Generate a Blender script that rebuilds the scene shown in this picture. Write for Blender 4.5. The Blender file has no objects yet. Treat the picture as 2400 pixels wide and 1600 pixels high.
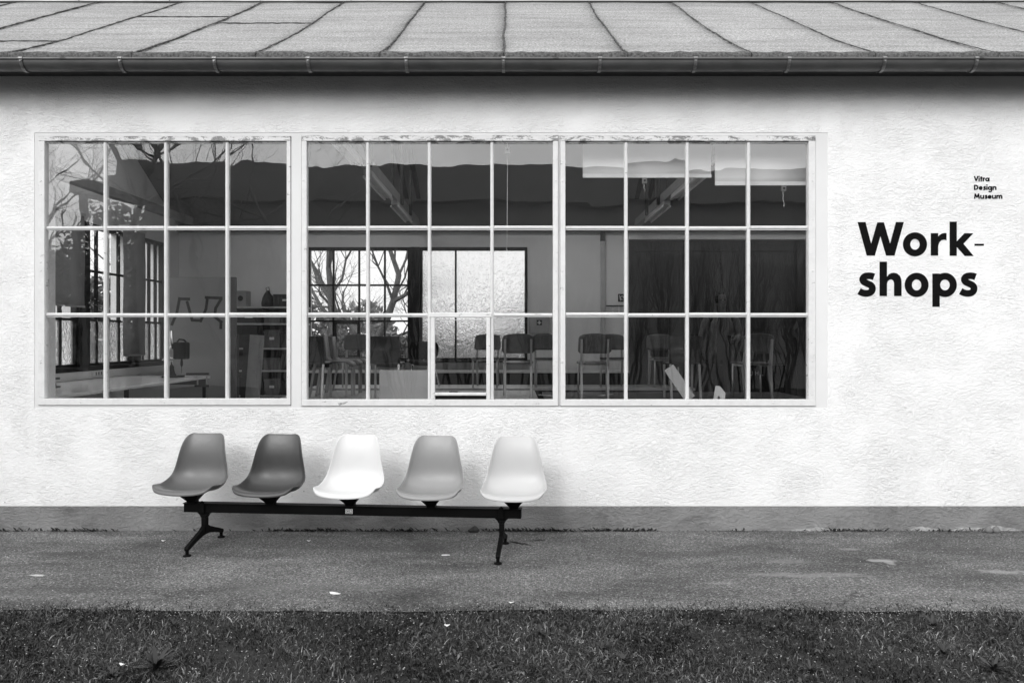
import bpy, math, random
import numpy as np
from mathutils import Vector, Matrix
random.seed(7)
R = math.radians
scn = bpy.context.scene
col = scn.collection

# ------------------------------------------------------------------ camera
cam_d = bpy.data.cameras.new('camera'); cam = bpy.data.objects.new('camera', cam_d); col.objects.link(cam)
cam.location = (0, 0, 1.47); cam.rotation_euler = (R(90), 0, 0)
cam_d.sensor_width = 36; cam_d.lens = 28; cam_d.shift_y = -10/2400
cam_d.clip_start = 0.05; cam_d.clip_end = 2000
scn.camera = cam

# ------------------------------------------------------------------ sky and sun (hazy bright overcast, black-and-white picture)
SUN_EL, SUN_AZ = R(27), R(24)          # azimuth measured from straight behind the camera towards the left
w = bpy.data.worlds.new('World'); scn.world = w; w.use_nodes = True
nt = w.node_tree; nt.nodes.clear()
sky = nt.nodes.new('ShaderNodeTexSky'); sky.sky_type = 'NISHITA'; sky.sun_disc = False
sky.sun_elevation = SUN_EL; sky.sun_rotation = math.pi + SUN_AZ
sky.air_density = 1.0; sky.dust_density = 5.0
bw = nt.nodes.new('ShaderNodeRGBToBW')
mixw = nt.nodes.new('ShaderNodeMix'); mixw.data_type = 'FLOAT'; mixw.inputs[0].default_value = 0.82
mixw.inputs[3].default_value = 13.0     # even cloud cover
tc = nt.nodes.new('ShaderNodeTexCoord'); ns = nt.nodes.new('ShaderNodeTexNoise')
ns.inputs['Scale'].default_value = 2.2; ns.inputs['Detail'].default_value = 5
mr = nt.nodes.new('ShaderNodeMapRange'); mr.inputs[1].default_value = .3; mr.inputs[2].default_value = .7
mr.inputs[3].default_value = .8; mr.inputs[4].default_value = 1.2
mul = nt.nodes.new('ShaderNodeMath'); mul.operation = 'MULTIPLY'
bg = nt.nodes.new('ShaderNodeBackground'); bg.inputs[1].default_value = 0.115
out = nt.nodes.new('ShaderNodeOutputWorld')
L = nt.links.new
L(sky.outputs[0], bw.inputs[0]); L(bw.outputs[0], mixw.inputs[2]); L(tc.outputs['Generated'], ns.inputs['Vector'])
L(ns.outputs[0], mr.inputs[0]); L(mixw.outputs[0], mul.inputs[0]); L(mr.outputs[0], mul.inputs[1])
L(mul.outputs[0], bg.inputs[0]); L(bg.outputs[0], out.inputs[0])
sd = bpy.data.lights.new('sun', 'SUN'); sd.energy = 1.25; sd.angle = R(26); sd.color = (1, 1, 1)
sun = bpy.data.objects.new('sun', sd); col.objects.link(sun)
sdir = Vector((-math.sin(SUN_AZ)*math.cos(SUN_EL), -math.cos(SUN_AZ)*math.cos(SUN_EL), math.sin(SUN_EL)))
sun.rotation_euler = sdir.to_track_quat('Z', 'Y').to_euler(); sun.location = sdir*30
scn.cycles.max_bounces = 14; scn.cycles.diffuse_bounces = 6; scn.cycles.transparent_max_bounces = 24
vs = scn.view_settings; vs.view_transform = 'Standard'; vs.look = 'None'; vs.exposure = 0.40; vs.gamma = 1.0; vs.use_curve_mapping = False

# ------------------------------------------------------------------ helpers
F, H0, HY = 1867.0, 1.47, 790.0
def px(x, Y): return (x-1200.0)*Y/F
def pz(y, Y): return H0+(HY-y)*Y/F

class MB:
    def __init__(s): s.v = []; s.f = []
    def add(s, vs_, fs):
        o = len(s.v); s.v += [tuple(p) for p in vs_]; s.f += [tuple(i+o for i in f) for f in fs]; return s
    def box(s, x0, x1, y0, y1, z0, z1):
        return s.add([(x0,y0,z0),(x1,y0,z0),(x1,y1,z0),(x0,y1,z0),(x0,y0,z1),(x1,y0,z1),(x1,y1,z1),(x0,y1,z1)],
                     [(0,3,2,1),(4,5,6,7),(0,1,5,4),(1,2,6,5),(2,3,7,6),(3,0,4,7)])
    def cbox(s, x0, x1, y0, y1, z0, z1, c):
        # box with bevelled (chamfered) front (-y) edges
        return s.add([(x0,y1,z0),(x1,y1,z0),(x1,y1,z1),(x0,y1,z1),(x0,y0+c,z0),(x1,y0+c,z0),(x1,y0+c,z1),(x0,y0+c,z1),
                      (x0+c,y0,z0+c),(x1-c,y0,z0+c),(x1-c,y0,z1-c),(x0+c,y0,z1-c)],
                     [(0,1,2,3),(4,5,1,0),(5,6,2,1),(6,7,3,2),(7,4,0,3),(8,9,5,4),(9,10,6,5),(10,11,7,6),(11,8,4,7),(11,10,9,8)])
    def tube(s, pts, rad, n=8, cap=True):
        pts = [Vector(p) for p in pts]
        rad = rad if isinstance(rad, (list, tuple)) else [rad]*len(pts)
        rings = []; up = None
        for i, p in enumerate(pts):
            t = (pts[min(i+1, len(pts)-1)]-pts[max(i-1, 0)]).normalized()
            if up is None: up = t.orthogonal().normalized()
            else: up = (up-t*up.dot(t)).normalized() if (up-t*up.dot(t)).length > 1e-4 else t.orthogonal().normalized()
            b = t.cross(up)
            rings.append([p+(up*math.cos(2*math.pi*k/n)+b*math.sin(2*math.pi*k/n))*rad[i] for k in range(n)])
        vv = [q for r in rings for q in r]; ff = []
        for i in range(len(pts)-1):
            for k in range(n):
                a = i*n+k; b_ = i*n+(k+1) % n
                ff.append((a, b_, b_+n, a+n))
        if cap: ff.append(tuple(range(n-1, -1, -1))); ff.append(tuple((len(pts)-1)*n+k for k in range(n)))
        return s.add(vv, ff)
    def prism(s, poly, axis, a, b):
        # poly: 2D list; axis 'y': poly in (x,z); 'x': poly in (y,z); 'z': (x,y)
        n = len(poly)
        def m(p, t):
            return {'y': (p[0], t, p[1]), 'x': (t, p[0], p[1]), 'z': (p[0], p[1], t)}[axis]
        return s.add([m(p, a) for p in poly]+[m(p, b) for p in poly],
                     [tuple(range(n)), tuple(range(2*n-1, n-1, -1))]+[(i, i+n, (i+1) % n+n, (i+1) % n) for i in range(n)])
    def lathe(s, prof, n=16, c=(0,0,0)):
        vv = []; ff = []
        for r, z in prof:
            for k in range(n):
                a = 2*math.pi*k/n; vv.append((c[0]+r*math.cos(a), c[1]+r*math.sin(a), c[2]+z))
        for i in range(len(prof)-1):
            for k in range(n):
                a = i*n+k; b = i*n+(k+1) % n; ff.append((a, b, b+n, a+n))
        ff.append(tuple(range(n-1, -1, -1))); ff.append(tuple((len(prof)-1)*n+k for k in range(n)))
        return s.add(vv, ff)
    def mesh(s, name):
        me = bpy.data.meshes.new(name); me.from_pydata(s.v, [], s.f); me.update(); return me
    def build(s, name, mat, parent=None, smooth=False, bevel=0, fix=True):
        me = s.mesh(name); me.materials.append(mat)
        if fix:
            import bmesh
            bm = bmesh.new(); bm.from_mesh(me); bmesh.ops.recalc_face_normals(bm, faces=bm.faces); bm.to_mesh(me); bm.free()
        o = bpy.data.objects.new(name, me); col.objects.link(o)
        if smooth:
            me.polygons.foreach_set('use_smooth', [True]*len(me.polygons))
        if bevel:
            md = o.modifiers.new('bevel', 'BEVEL'); md.width = bevel; md.segments = 2; md.limit_method = 'ANGLE'
        if parent: o.parent = parent
        return o

def tag(o, label=None, cat=None, group=None, kind=None):
    if label: o['label'] = label
    if cat: o['category'] = cat
    if group: o['group'] = group
    if kind: o['kind'] = kind
    return o
def thing(name, label, cat, loc=(0,0,0), rz=0, group=None):
    o = bpy.data.objects.new(name, None); col.objects.link(o); o.empty_display_size = .1
    o.location = loc; o.rotation_euler = (0, 0, rz); return tag(o, label, cat, group)
def copy_tree(o, parent=None):
    c = o.copy(); col.objects.link(c)
    if parent: c.parent = parent
    for ch in list(o.children): copy_tree(ch, c)
    return c
def smooth_by_angle(o, ang=40):
    me = o.data
    me.polygons.foreach_set('use_smooth', [True]*len(me.polygons))
    me.set_sharp_from_angle(angle=R(ang))
    return o

# ------------------------------------------------------------------ materials (all grey: the photograph is black and white)
def new_mat(name):
    m = bpy.data.materials.new(name); m.use_nodes = True
    n = m.node_tree; n.nodes.clear()
    o = n.nodes.new('ShaderNodeOutputMaterial'); b = n.nodes.new('ShaderNodeBsdfPrincipled')
    n.links.new(b.outputs[0], o.inputs[0]); return m, n, b, o
def g(v): return (v, v, v, 1)
def nd(n, t, **kw):
    x = n.nodes.new(t)
    for k, v in kw.items():
        if k.startswith('_'): setattr(x, k[1:], v)
        else: x.inputs[k].default_value = v
    return x
def coords(n, scale=(1,1,1), which='Object'):
    t = n.nodes.new('ShaderNodeTexCoord'); mp = n.nodes.new('ShaderNodeMapping'); mp.inputs['Scale'].default_value = scale
    n.links.new(t.outputs[which], mp.inputs[0]); return mp.outputs[0]
def noise(n, vec, scale, detail=4, rough=.55, dist=0):
    x = nd(n, 'ShaderNodeTexNoise', Scale=scale, Detail=detail, Roughness=rough, Distortion=dist); n.links.new(vec, x.inputs['Vector']); return x.outputs[0]
def ramp(n, val, stops):
    r = n.nodes.new('ShaderNodeValToRGB'); e = r.color_ramp.elements
    e[0].position, e[0].color = stops[0][0], g(stops[0][1]); e[1].position, e[1].color = stops[-1][0], g(stops[-1][1])
    for p, v in stops[1:-1]: q = e.new(p); q.color = g(v)
    n.links.new(val, r.inputs[0]); return r.outputs[0]
def math_(n, op, a, b=None, clamp=False):
    x = n.nodes.new('ShaderNodeMath'); x.operation = op; x.use_clamp = clamp
    for i, q in enumerate((a, b)):
        if q is None: continue
        if isinstance(q, (int, float)): x.inputs[i].default_value = q
        else: n.links.new(q, x.inputs[i])
    return x.outputs[0]
def mixc(n, fac, a, b):
    x = n.nodes.new('ShaderNodeMix'); x.data_type = 'RGBA'
    for i, q in ((0, fac), (6, a), (7, b)):
        if isinstance(q, (int, float)): x.inputs[i].default_value = q if i == 0 else g(q)
        else: n.links.new(q, x.inputs[i])
    return x.outputs[2]
def bump(n, b, height, strength=.5, dist=.01):
    x = n.nodes.new('ShaderNodeBump'); x.inputs['Strength'].default_value = strength; x.inputs['Distance'].default_value = dist
    n.links.new(height, x.inputs['Height']); n.links.new(x.outputs[0], b.inputs['Normal']); return x
_simple = {}
def plain(name, v, rough=.6, metal=0, var=.12, scale=6, bmp=0, spec=.5):
    if name in _simple: return _simple[name]
    m, n, b, o = new_mat(name)
    c = coords(n); f = noise(n, c, scale, 5)
    n.links.new(ramp(n, f, [(.3, v*(1-var)), (.7, min(1, v*(1+var)))]), b.inputs['Base Color'])
    b.inputs['Roughness'].default_value = rough; b.inputs['Metallic'].default_value = metal
    b.inputs['Specular IOR Level'].default_value = spec
    if bmp: bump(n, b, noise(n, c, scale*12, 3), .4, bmp)
    _simple[name] = m; return m

def stucco(name, v, smooth_x=(), strength=1.0, stain=False, dist=.0102, pitf=.3):
    m, n, b, o = new_mat(name)
    c1 = coords(n, (1, 1, 1.9)); c0 = coords(n)
    n1 = noise(n, c1, 27, 4, .6, 1.2); n2 = noise(n, c1, 75, 3, .6, .8); n3 = noise(n, c0, 3, 3)
    ridge = ramp(n, n1, [(.36, 0), (.42, .36), (.50, .42), (.535, .76), (.62, .8), (.66, 1)])
    hgt = math_(n, 'ADD', math_(n, 'MULTIPLY', ridge, .55), math_(n, 'MULTIPLY', n2, .55))
    patch = ramp(n, n3, [(.3, .35), (.62, 1)])
    hgt = math_(n, 'MULTIPLY', hgt, patch)
    sep = n.nodes.new('ShaderNodeSeparateXYZ'); n.links.new(c0, sep.inputs[0])
    for xc, hw in smooth_x:          # vertical strips where the render was trowelled smooth over a joint
        d = math_(n, 'ABSOLUTE', math_(n, 'SUBTRACT', math_(n, 'ADD', sep.outputs[0], math_(n, 'MULTIPLY', math_(n, 'SUBTRACT', n3, .5), .06)), xc))
        mk = nd(n, 'ShaderNodeMapRange'); n.links.new(d, mk.inputs[0])
        mk.inputs[1].default_value = hw*.6; mk.inputs[2].default_value = hw*1.25; mk.inputs[3].default_value = .75; mk.inputs[4].default_value = 1
        hgt = math_(n, 'MULTIPLY', hgt, mk.outputs[0])
    big = noise(n, c0, .9, 5, .6)
    colr = ramp(n, big, [(.3, v*.96), (.65, v*1.02)])
    pit = ramp(n, n2, [(.26, .6), (.36, 1)])
    colr2 = mixc(n, .35, colr, pit)
    mm = n.nodes.new('ShaderNodeMix'); mm.data_type = 'RGBA'; mm.blend_type = 'MULTIPLY'; mm.inputs[0].default_value = pitf
    n.links.new(colr, mm.inputs[6]); n.links.new(pit, mm.inputs[7]); res = mm.outputs[2]
    # small dark specks of dirt
    sp = nd(n, 'ShaderNodeTexVoronoi', Scale=3.1); n.links.new(c0, sp.inputs['Vector'])
    spk = ramp(n, sp.outputs['Distance'], [(.012, 1), (.022, 0)])
    res = mixc(n, spk, res, v*.25)
    if stain:
        st = ramp(n, noise(n, coords(n, (1, 1, 2.2)), 2.3, 6, .65, .6), [(.56, 0), (.7, .75)])
        res = mixc(n, st, res, v*.52)
    n.links.new(res, b.inputs['Base Color']); b.inputs['Roughness'].default_value = .9; b.inputs['Specular IOR Level'].default_value = .2
    bump(n, b, hgt, strength, dist); return m

M = {}
SMX = ((px(1335, 6.02), .05), (px(1945, 6.02), .07), (px(712, 6.02), .05), (px(78, 6.02), .04))
M['stucco'] = stucco('white_stucco', .9, SMX, .95)
M['plinth'] = stucco('grey_plinth_paint', .32, ((px(1335, 6.02), .09), (px(1755, 6.02), .2)), 1.0, True, .026, .7)
M['smooth'] = plain('smooth_white_plaster', .73, .8, var=.04, scale=2)
M['felt'] = None

def felt_mat():
    m, n, b, o = new_mat('mineral_roof_felt')
    c = coords(n); cl = coords(n, (.25, 2.2, 2.2))
    f1 = noise(n, c, 62, 5, .8); f2 = noise(n, cl, 3.2, 6, .65); f3 = noise(n, c, 1.1, 4)
    base = ramp(n, f1, [(.33, .10), (.5, .29), (.66, .52)])
    st = ramp(n, f2, [(.42, 1), (.72, .68)]); st2 = ramp(n, f3, [(.3, .9), (.7, 1.08)])
    x = n.nodes.new('ShaderNodeMix'); x.data_type = 'RGBA'; x.blend_type = 'MULTIPLY'; x.inputs[0].default_value = 1
    n.links.new(base, x.inputs[6]); n.links.new(st, x.inputs[7])
    y = n.nodes.new('ShaderNodeMix'); y.data_type = 'RGBA'; y.blend_type = 'MULTIPLY'; y.inputs[0].default_value = 1
    n.links.new(x.outputs[2], y.inputs[6]); n.links.new(st2, y.inputs[7])
    n.links.new(y.outputs[2], b.inputs['Base Color']); b.inputs['Roughness'].default_value = .95; b.inputs['Specular IOR Level'].default_value = .2
    bump(n, b, math_(n, 'ADD', f1, math_(n, 'MULTIPLY', noise(n, c, 420, 2), .6)), .8, .006); return m
M['felt'] = felt_mat()
M['bitumen'] = plain('black_bitumen', .02, .6, var=.4, scale=40, bmp=.004)

def metal_mat(name, v, rough, metal=.7, var=.25, scale=8):
    m, n, b, o = new_mat(name); c = coords(n, (.4, 1, 1))
    f = noise(n, c, scale, 6, .65); n.links.new(ramp(n, f, [(.3, v*(1-var)), (.7, v*(1+var))]), b.inputs['Base Color'])
    n.links.new(ramp(n, noise(n, c, scale*3, 3), [(.3, rough*.8), (.7, min(1, rough*1.25))]), b.inputs['Roughness'])
    b.inputs['Metallic'].default_value = metal; return m
M['zinc'] = metal_mat('weathered_zinc', .10, .5, .5)
M['zinc_bright'] = metal_mat('galvanised_steel', .2, .45, .8, .5, 60)
M['flashing'] = metal_mat('pale_sheet_metal', .38, .5, .3, .2, 3)
M['black_steel'] = plain('black_steel_section', .012, .5, var=.3, spec=.25)
M['chrome'] = plain('chromed_tube', .7, .15, 1, var=.05)
M['grey_steel'] = plain('grey_tube_steel', .42, .35, .6, var=.1)

def frame_mat(name, chip_lo, chip_hi, v=.74):
    # white paint over steel with flaked-off chips
    m, n, b, o = new_mat(name); c = coords(n, (1, 1, 3)); c2 = coords(n)
    f = noise(n, c, 7.5, 8, .72, .6); fine = noise(n, c2, 90, 3, .7)
    mk = ramp(n, math_(n, 'ADD', math_(n, 'MULTIPLY', f, .8), math_(n, 'MULTIPLY', fine, .2)), [(chip_lo, 0), (chip_hi, 1)])
    dirt = ramp(n, noise(n, c2, 14, 6, .7), [(.3, v*.88), (.6, v)])
    n.links.new(mixc(n, mk, dirt, ramp(n, fine, [(.3, .1), (.7, .34)])), b.inputs['Base Color'])
    b.inputs['Roughness'].default_value = .55
    bump(n, b, math_(n, 'SUBTRACT', math_(n, 'MULTIPLY', fine, .3), mk), .5, .002); return m
M['frame'] = frame_mat('white_painted_steel', .60, .64)
M['frame_worn'] = frame_mat('flaking_white_painted_steel', .50, .545)
M['putty'] = frame_mat('old_window_putty', .61, .66, .72)

def glass_mat(name, f0=.075, wave=.0):
    m = bpy.data.materials.new(name); m.use_nodes = True; n = m.node_tree; n.nodes.clear()
    o = n.nodes.new('ShaderNodeOutputMaterial'); tr = n.nodes.new('ShaderNodeBsdfTransparent'); tr.inputs[0].default_value = g(.97)
    gl = n.nodes.new('ShaderNodeBsdfGlossy'); gl.inputs['Roughness'].default_value = 0.0; gl.inputs[0].default_value = g(1)
    lw = n.nodes.new('ShaderNodeLayerWeight'); lw.inputs[0].default_value = .5
    fac = math_(n, 'ADD', math_(n, 'MULTIPLY', math_(n, 'POWER', lw.outputs['Facing'], 5), .8), f0)
    mx = n.nodes.new('ShaderNodeMixShader'); n.links.new(fac, mx.inputs[0]); n.links.new(tr.outputs[0], mx.inputs[1]); n.links.new(gl.outputs[0], mx.inputs[2])
    if wave:
        ge = n.nodes.new('ShaderNodeNewGeometry'); hgt = noise(n, ge.outputs['Position'], 2.6, 2, .4, .2)
        bp = n.nodes.new('ShaderNodeBump'); bp.inputs['Strength'].default_value = 1; bp.inputs['Distance'].default_value = wave
        n.links.new(hgt, bp.inputs['Height']); n.links.new(bp.outputs[0], gl.inputs['Normal'])
    n.links.new(mx.outputs[0], o.inputs[0]); return m
M['glass'] = glass_mat('old_wavy_window_glass', .09, .0014)
M['glass_back'] = glass_mat('clear_window_glass', .03)
def frosted_mat():
    m = bpy.data.materials.new('rippled_cathedral_glass'); m.use_nodes = True; n = m.node_tree; n.nodes.clear()
    o = n.nodes.new('ShaderNodeOutputMaterial')
    rf = n.nodes.new('ShaderNodeBsdfRefraction'); rf.inputs['IOR'].default_value = 1.22; rf.inputs['Roughness'].default_value = .06; rf.inputs[0].default_value = g(.95)
    tl = n.nodes.new('ShaderNodeBsdfTranslucent'); tl.inputs[0].default_value = g(.9)
    c = coords(n, (1, 1, .6)); hgt = noise(n, c, 22, 2, .5, 1.0)
    bp = n.nodes.new('ShaderNodeBump'); bp.inputs['Strength'].default_value = 1; bp.inputs['Distance'].default_value = .035
    n.links.new(hgt, bp.inputs['Height']); n.links.new(bp.outputs[0], rf.inputs['Normal'])
    mx = n.nodes.new('ShaderNodeMixShader'); mx.inputs[0].default_value = .12
    n.links.new(rf.outputs[0], mx.inputs[1]); n.links.new(tl.outputs[0], mx.inputs[2]); n.links.new(mx.outputs[0], o.inputs[0]); return m
M['frosted'] = frosted_mat()

def asphalt_mat():
    m, n, b, o = new_mat('worn_asphalt'); c = coords(n)
    v1 = nd(n, 'ShaderNodeTexVoronoi', Scale=85, Randomness=1); n.links.new(c, v1.inputs['Vector'])
    stone = math_(n, 'MULTIPLY', ramp(n, v1.outputs['Distance'], [(.3, 1), (.6, 0)]), 1)
    sep = n.nodes.new('ShaderNodeSeparateColor'); n.links.new(v1.outputs['Color'], sep.inputs[0])
    tone = ramp(n, sep.outputs[0], [(.0, .035), (.45, .10), (.8, .20), (.97, .42)])
    fine = noise(n, c, 170, 3, .7)
    grain = noise(n, c, 75, 5, .85)
    base = mixc(n, math_(n, 'MULTIPLY', stone, .68), ramp(n, grain, [(.36, .02), (.5, .10), (.62, .27)]), tone)
    st = ramp(n, noise(n, coords(n, (.55, 1.3, 1)), 1.5, 6, .6, .5), [(.30, .42), (.5, 1), (.7, 1.6)])
    x = n.nodes.new('ShaderNodeMix'); x.data_type = 'RGBA'; x.blend_type = 'MULTIPLY'; x.inputs[0].default_value = 1
    n.links.new(base, x.inputs[6]); n.links.new(st, x.inputs[7]); res = x.outputs[2]
    crk = nd(n, 'ShaderNodeTexVoronoi', Scale=.8, _feature='DISTANCE_TO_EDGE'); cd = coords(n)
    wv = nd(n, 'ShaderNodeTexNoise', Scale=5.0, Detail=5.0, Roughness=.7); n.links.new(cd, wv.inputs['Vector'])
    va = n.nodes.new('ShaderNodeVectorMath'); va.operation = 'SCALE'; va.inputs['Scale'].default_value = .35; n.links.new(wv.outputs['Color'], va.inputs[0])
    vb = n.nodes.new('ShaderNodeVectorMath'); n.links.new(cd, vb.inputs[0]); n.links.new(va.outputs[0], vb.inputs[1]); n.links.new(vb.outputs[0], crk.inputs['Vector'])
    cm = math_(n, 'MULTIPLY', ramp(n, crk.outputs['Distance'], [(.002, 1), (.009, 0)]), ramp(n, noise(n, c, .9, 3), [(.54, 0), (.6, .8)]))
    res = mixc(n, cm, res, .02)
    fl = nd(n, 'ShaderNodeTexVoronoi', Scale=16, Randomness=1); n.links.new(c, fl.inputs['Vector'])
    res = mixc(n, math_(n, 'MULTIPLY', ramp(n, fl.outputs['Distance'], [(.05, 1), (.10, 0)]), .8), res, .5)
    # pale lime smears, damp-looking old stains and painted shade under the bench, in fixed places
    wob = noise(n, coords(n, (.6, 1.6, 1)), 6, 7, .7, .8); sp = n.nodes.new('ShaderNodeSeparateXYZ'); n.links.new(c, sp.inputs[0])
    def blob(res, cx, cy, rx, ry, val, amt):
        dx = math_(n, 'DIVIDE', math_(n, 'SUBTRACT', sp.outputs[0], cx), rx); dy = math_(n, 'DIVIDE', math_(n, 'SUBTRACT', sp.outputs[1], cy), ry)
        d = math_(n, 'ADD', math_(n, 'ADD', math_(n, 'MULTIPLY', dx, dx), math_(n, 'MULTIPLY', dy, dy)), math_(n, 'MULTIPLY', math_(n, 'SUBTRACT', wob, .5), 6.5))
        return mixc(n, math_(n, 'MULTIPLY', ramp(n, d, [(.05, 1), (1.0, 0)]), amt), res, val)
    def gy(y): return H0*F/(y-HY)
    for (x_, y_, rx, ry, val, amt) in ((2065, 1316, .11, .035, .36, .75), (2085, 1322, .03, .07, .34, .7), (1905, 1352, .33, .06, .3, .55), (1985, 1290, .1, .03, .3, .6), (2370, 1342, .16, .06, .36, .6),
                                       (1842, 1318, .14, .07, .2, .7), (1690, 1370, .1, .03, .3, .5), (170, 1300, .4, .06, .05, .6), (60, 1390, .4, .1, .055, .5),
                                       (150, 1325, .2, .05, .045, .55), (1620, 1300, .5, .07, .07, .4), (90, 1351, .05, .02, .6, .9), (2330, 1290, .5, .06, .06, .4),
                                       (250, 1265, .35, .02, .2, .6), (900, 1290, .9, .12, .06, .35), (700, 1380, .6, .1, .17, .3)):  # the long dark patch below the beam is bench shade put into the colour
        Y = gy(y_); res = blob(res, px(x_, Y), Y, rx, ry, val, amt)
    n.links.new(res, b.inputs['Base Color']); b.inputs['Roughness'].default_value = .85; b.inputs['Specular IOR Level'].default_value = .35
    bump(n, b, math_(n, 'ADD', stone, math_(n, 'MULTIPLY', fine, .5)), .9, .005); return m
M['asphalt'] = asphalt_mat()
def ground_mat():
    m, n, b, o = new_mat('lawn_soil'); c = coords(n)
    n.links.new(ramp(n, noise(n, c, 30, 6, .7), [(.3, .02), (.7, .06)]), b.inputs['Base Color']); b.inputs['Roughness'].default_value = 1; b.inputs['Specular IOR Level'].default_value = .1
    bump(n, b, noise(n, c, 60, 5), 1, .02); return m
M['soil'] = ground_mat()
def attr_mat(name, rough=.6, trans=0):
    m, n, b, o = new_mat(name); a = n.nodes.new('ShaderNodeAttribute'); a.attribute_name = 'tone'
    n.links.new(a.outputs['Color'], b.inputs['Base Color']); b.inputs['Roughness'].default_value = rough; b.inputs['Specular IOR Level'].default_value = .35
    return m
M['blade'] = attr_mat('grass_blades', .5)
M['leaf'] = attr_mat('leaves', .5)
M['stone'] = attr_mat('pale_grit', .8)
def bark_mat():
    m, n, b, o = new_mat('grey_bark'); c = coords(n, (1, 1, .3)); f = noise(n, c, 14, 6, .7)
    n.links.new(ramp(n, f, [(.3, .05), (.7, .13)]), b.inputs['Base Color']); b.inputs['Roughness'].default_value = .95
    bump(n, b, f, .8, .02); return m
M['bark'] = bark_mat()
def shell_mat(i, v, rough=.36):
    m, n, b, o = new_mat('moulded_plastic_%d' % i)
    c = coords(n); n.links.new(ramp(n, noise(n, c, 3, 4), [(.3, v*.96), (.7, min(.95, v*1.03))]), b.inputs['Base Color'])
    n.links.new(ramp(n, noise(n, c, 9, 5), [(.3, rough*.85), (.7, rough*1.2)]), b.inputs['Roughness'])
    bump(n, b, noise(n, c, 900, 2), .12, .0006); return m
M['inwall'] = plain('interior_white_wall', .78, .85, var=.06, scale=1.5)
M['ceil'] = plain('ceiling_boards', .24, .85, var=.06, scale=1.5)
M['floor_in'] = plain('workshop_floor', .4, .6, var=.2, scale=3)
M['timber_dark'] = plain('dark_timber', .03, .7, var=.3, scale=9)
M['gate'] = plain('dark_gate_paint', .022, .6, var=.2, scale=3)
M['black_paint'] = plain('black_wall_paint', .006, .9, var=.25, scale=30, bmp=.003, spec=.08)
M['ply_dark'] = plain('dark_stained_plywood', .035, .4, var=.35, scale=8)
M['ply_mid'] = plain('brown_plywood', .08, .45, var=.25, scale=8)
M['ply_light'] = plain('birch_plywood', .42, .55, var=.12, scale=7)
M['table_white'] = plain('white_laminate', .88, .14, var=.03)
M['table_grey'] = plain('grey_laminate', .4, .35, var=.06)
M['board'] = plain('grey_hardboard', .3, .6, var=.07, scale=2)
M['blind'] = plain('white_blind_cloth', .8, .8, var=.03)
M['blind_grey'] = plain('grey_blind_cloth', .34, .85, var=.06)
M['box_dark'] = plain('dark_box_card', .03, .6, var=.3)
M['box_grey'] = plain('grey_box_card', .16, .6, var=.2)
M['white'] = plain('white_plastic', .75, .4, var=.04)
M['rubber'] = plain('black_plastic', .004, .55, var=.2, spec=.08)

# ------------------------------------------------------------------ ground
gm = MB(); gm.add([(-300,-300,0),(300,-300,0),(300,400,0),(-300,400,0)], [(0,1,2,3)])
tag(gm.build('ground', M['soil']), kind='structure')
EDGE = 4.26
pm = MB(); NX = 150; top = []
for i in range(NX+1):
    X = -14+28*i/NX
    top.append((X, EDGE+.02*math.sin(X*1.7)+.012*math.sin(X*5.3+1)+random.uniform(-.012,.012)-.03*math.exp(-((X-3.4)/1.2)**2)*0))
vv = [(x, y, .010) for x, y in top]+[(x, 6.08, .010) for x, y in top]
pm.add(vv, [(i, i+1, i+NX+2, i+NX+1) for i in range(NX)])
tag(pm.build('asphalt_path', M['asphalt']), kind='structure')

# ------------------------------------------------------------------ building
WY = 6.02                     # outer face of the front wall
XL, XR = -6.3, 7.2            # ends of the building
bld = thing('workshop_building', 'long white stucco workshop with three gridded steel windows and a felt roof', 'building', (0, WY, 0))
def part(mb, name, mat, parent=bld, **kw):
    sm = kw.pop('autosmooth', None)
    mb.v = [(x, y-WY, z) for x, y, z in mb.v] if parent is bld else mb.v
    o = mb.build(name, mat, parent, **kw)
    if sm: smooth_by_angle(o, sm)
    return o
OX0, OX1 = px(80, WY), px(1940, WY); OZ0, OZ1 = pz(957, WY), pz(311, WY)
PLZ = 0.195
wm = MB()
wm.box(XL, OX0, WY, 6.30, PLZ, 3.56); wm.box(OX1, XR, WY, 6.30, PLZ, 3.56)
wm.box(OX0, OX1, WY, 6.30, OZ1, 3.56); wm.box(OX0, OX1, WY, 6.30, PLZ, OZ0)
part(wm, 'wall', M['stucco'])
plm = MB(); plm.box(XL, XR, WY-.002, 6.30, -.05, PLZ-.0005); part(plm, 'plinth', M['plinth'])
# flaked lime patches at the foot of the plinth on the right
for (xa, xb, h) in ((1845, 1985, .035), (2125, 2210, .045), (2225, 2400, .05)):
    pts = []; n_ = 16
    for i in range(n_+1):
        pts.append((px(xa+(xb-xa)*i/n_, WY), .002+h*math.sin(math.pi*i/n_)**.6*random.uniform(.55, 1)))
    q = MB(); q.prism([(pts[0][0], 0.0)]+pts+[(pts[-1][0], 0.0)], 'y', WY-.012, WY+.01)
    part(q, 'bare_foundation_patch', plain('bare_lime_mortar', .38, .9, var=.35, scale=30, bmp=.01))
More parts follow.
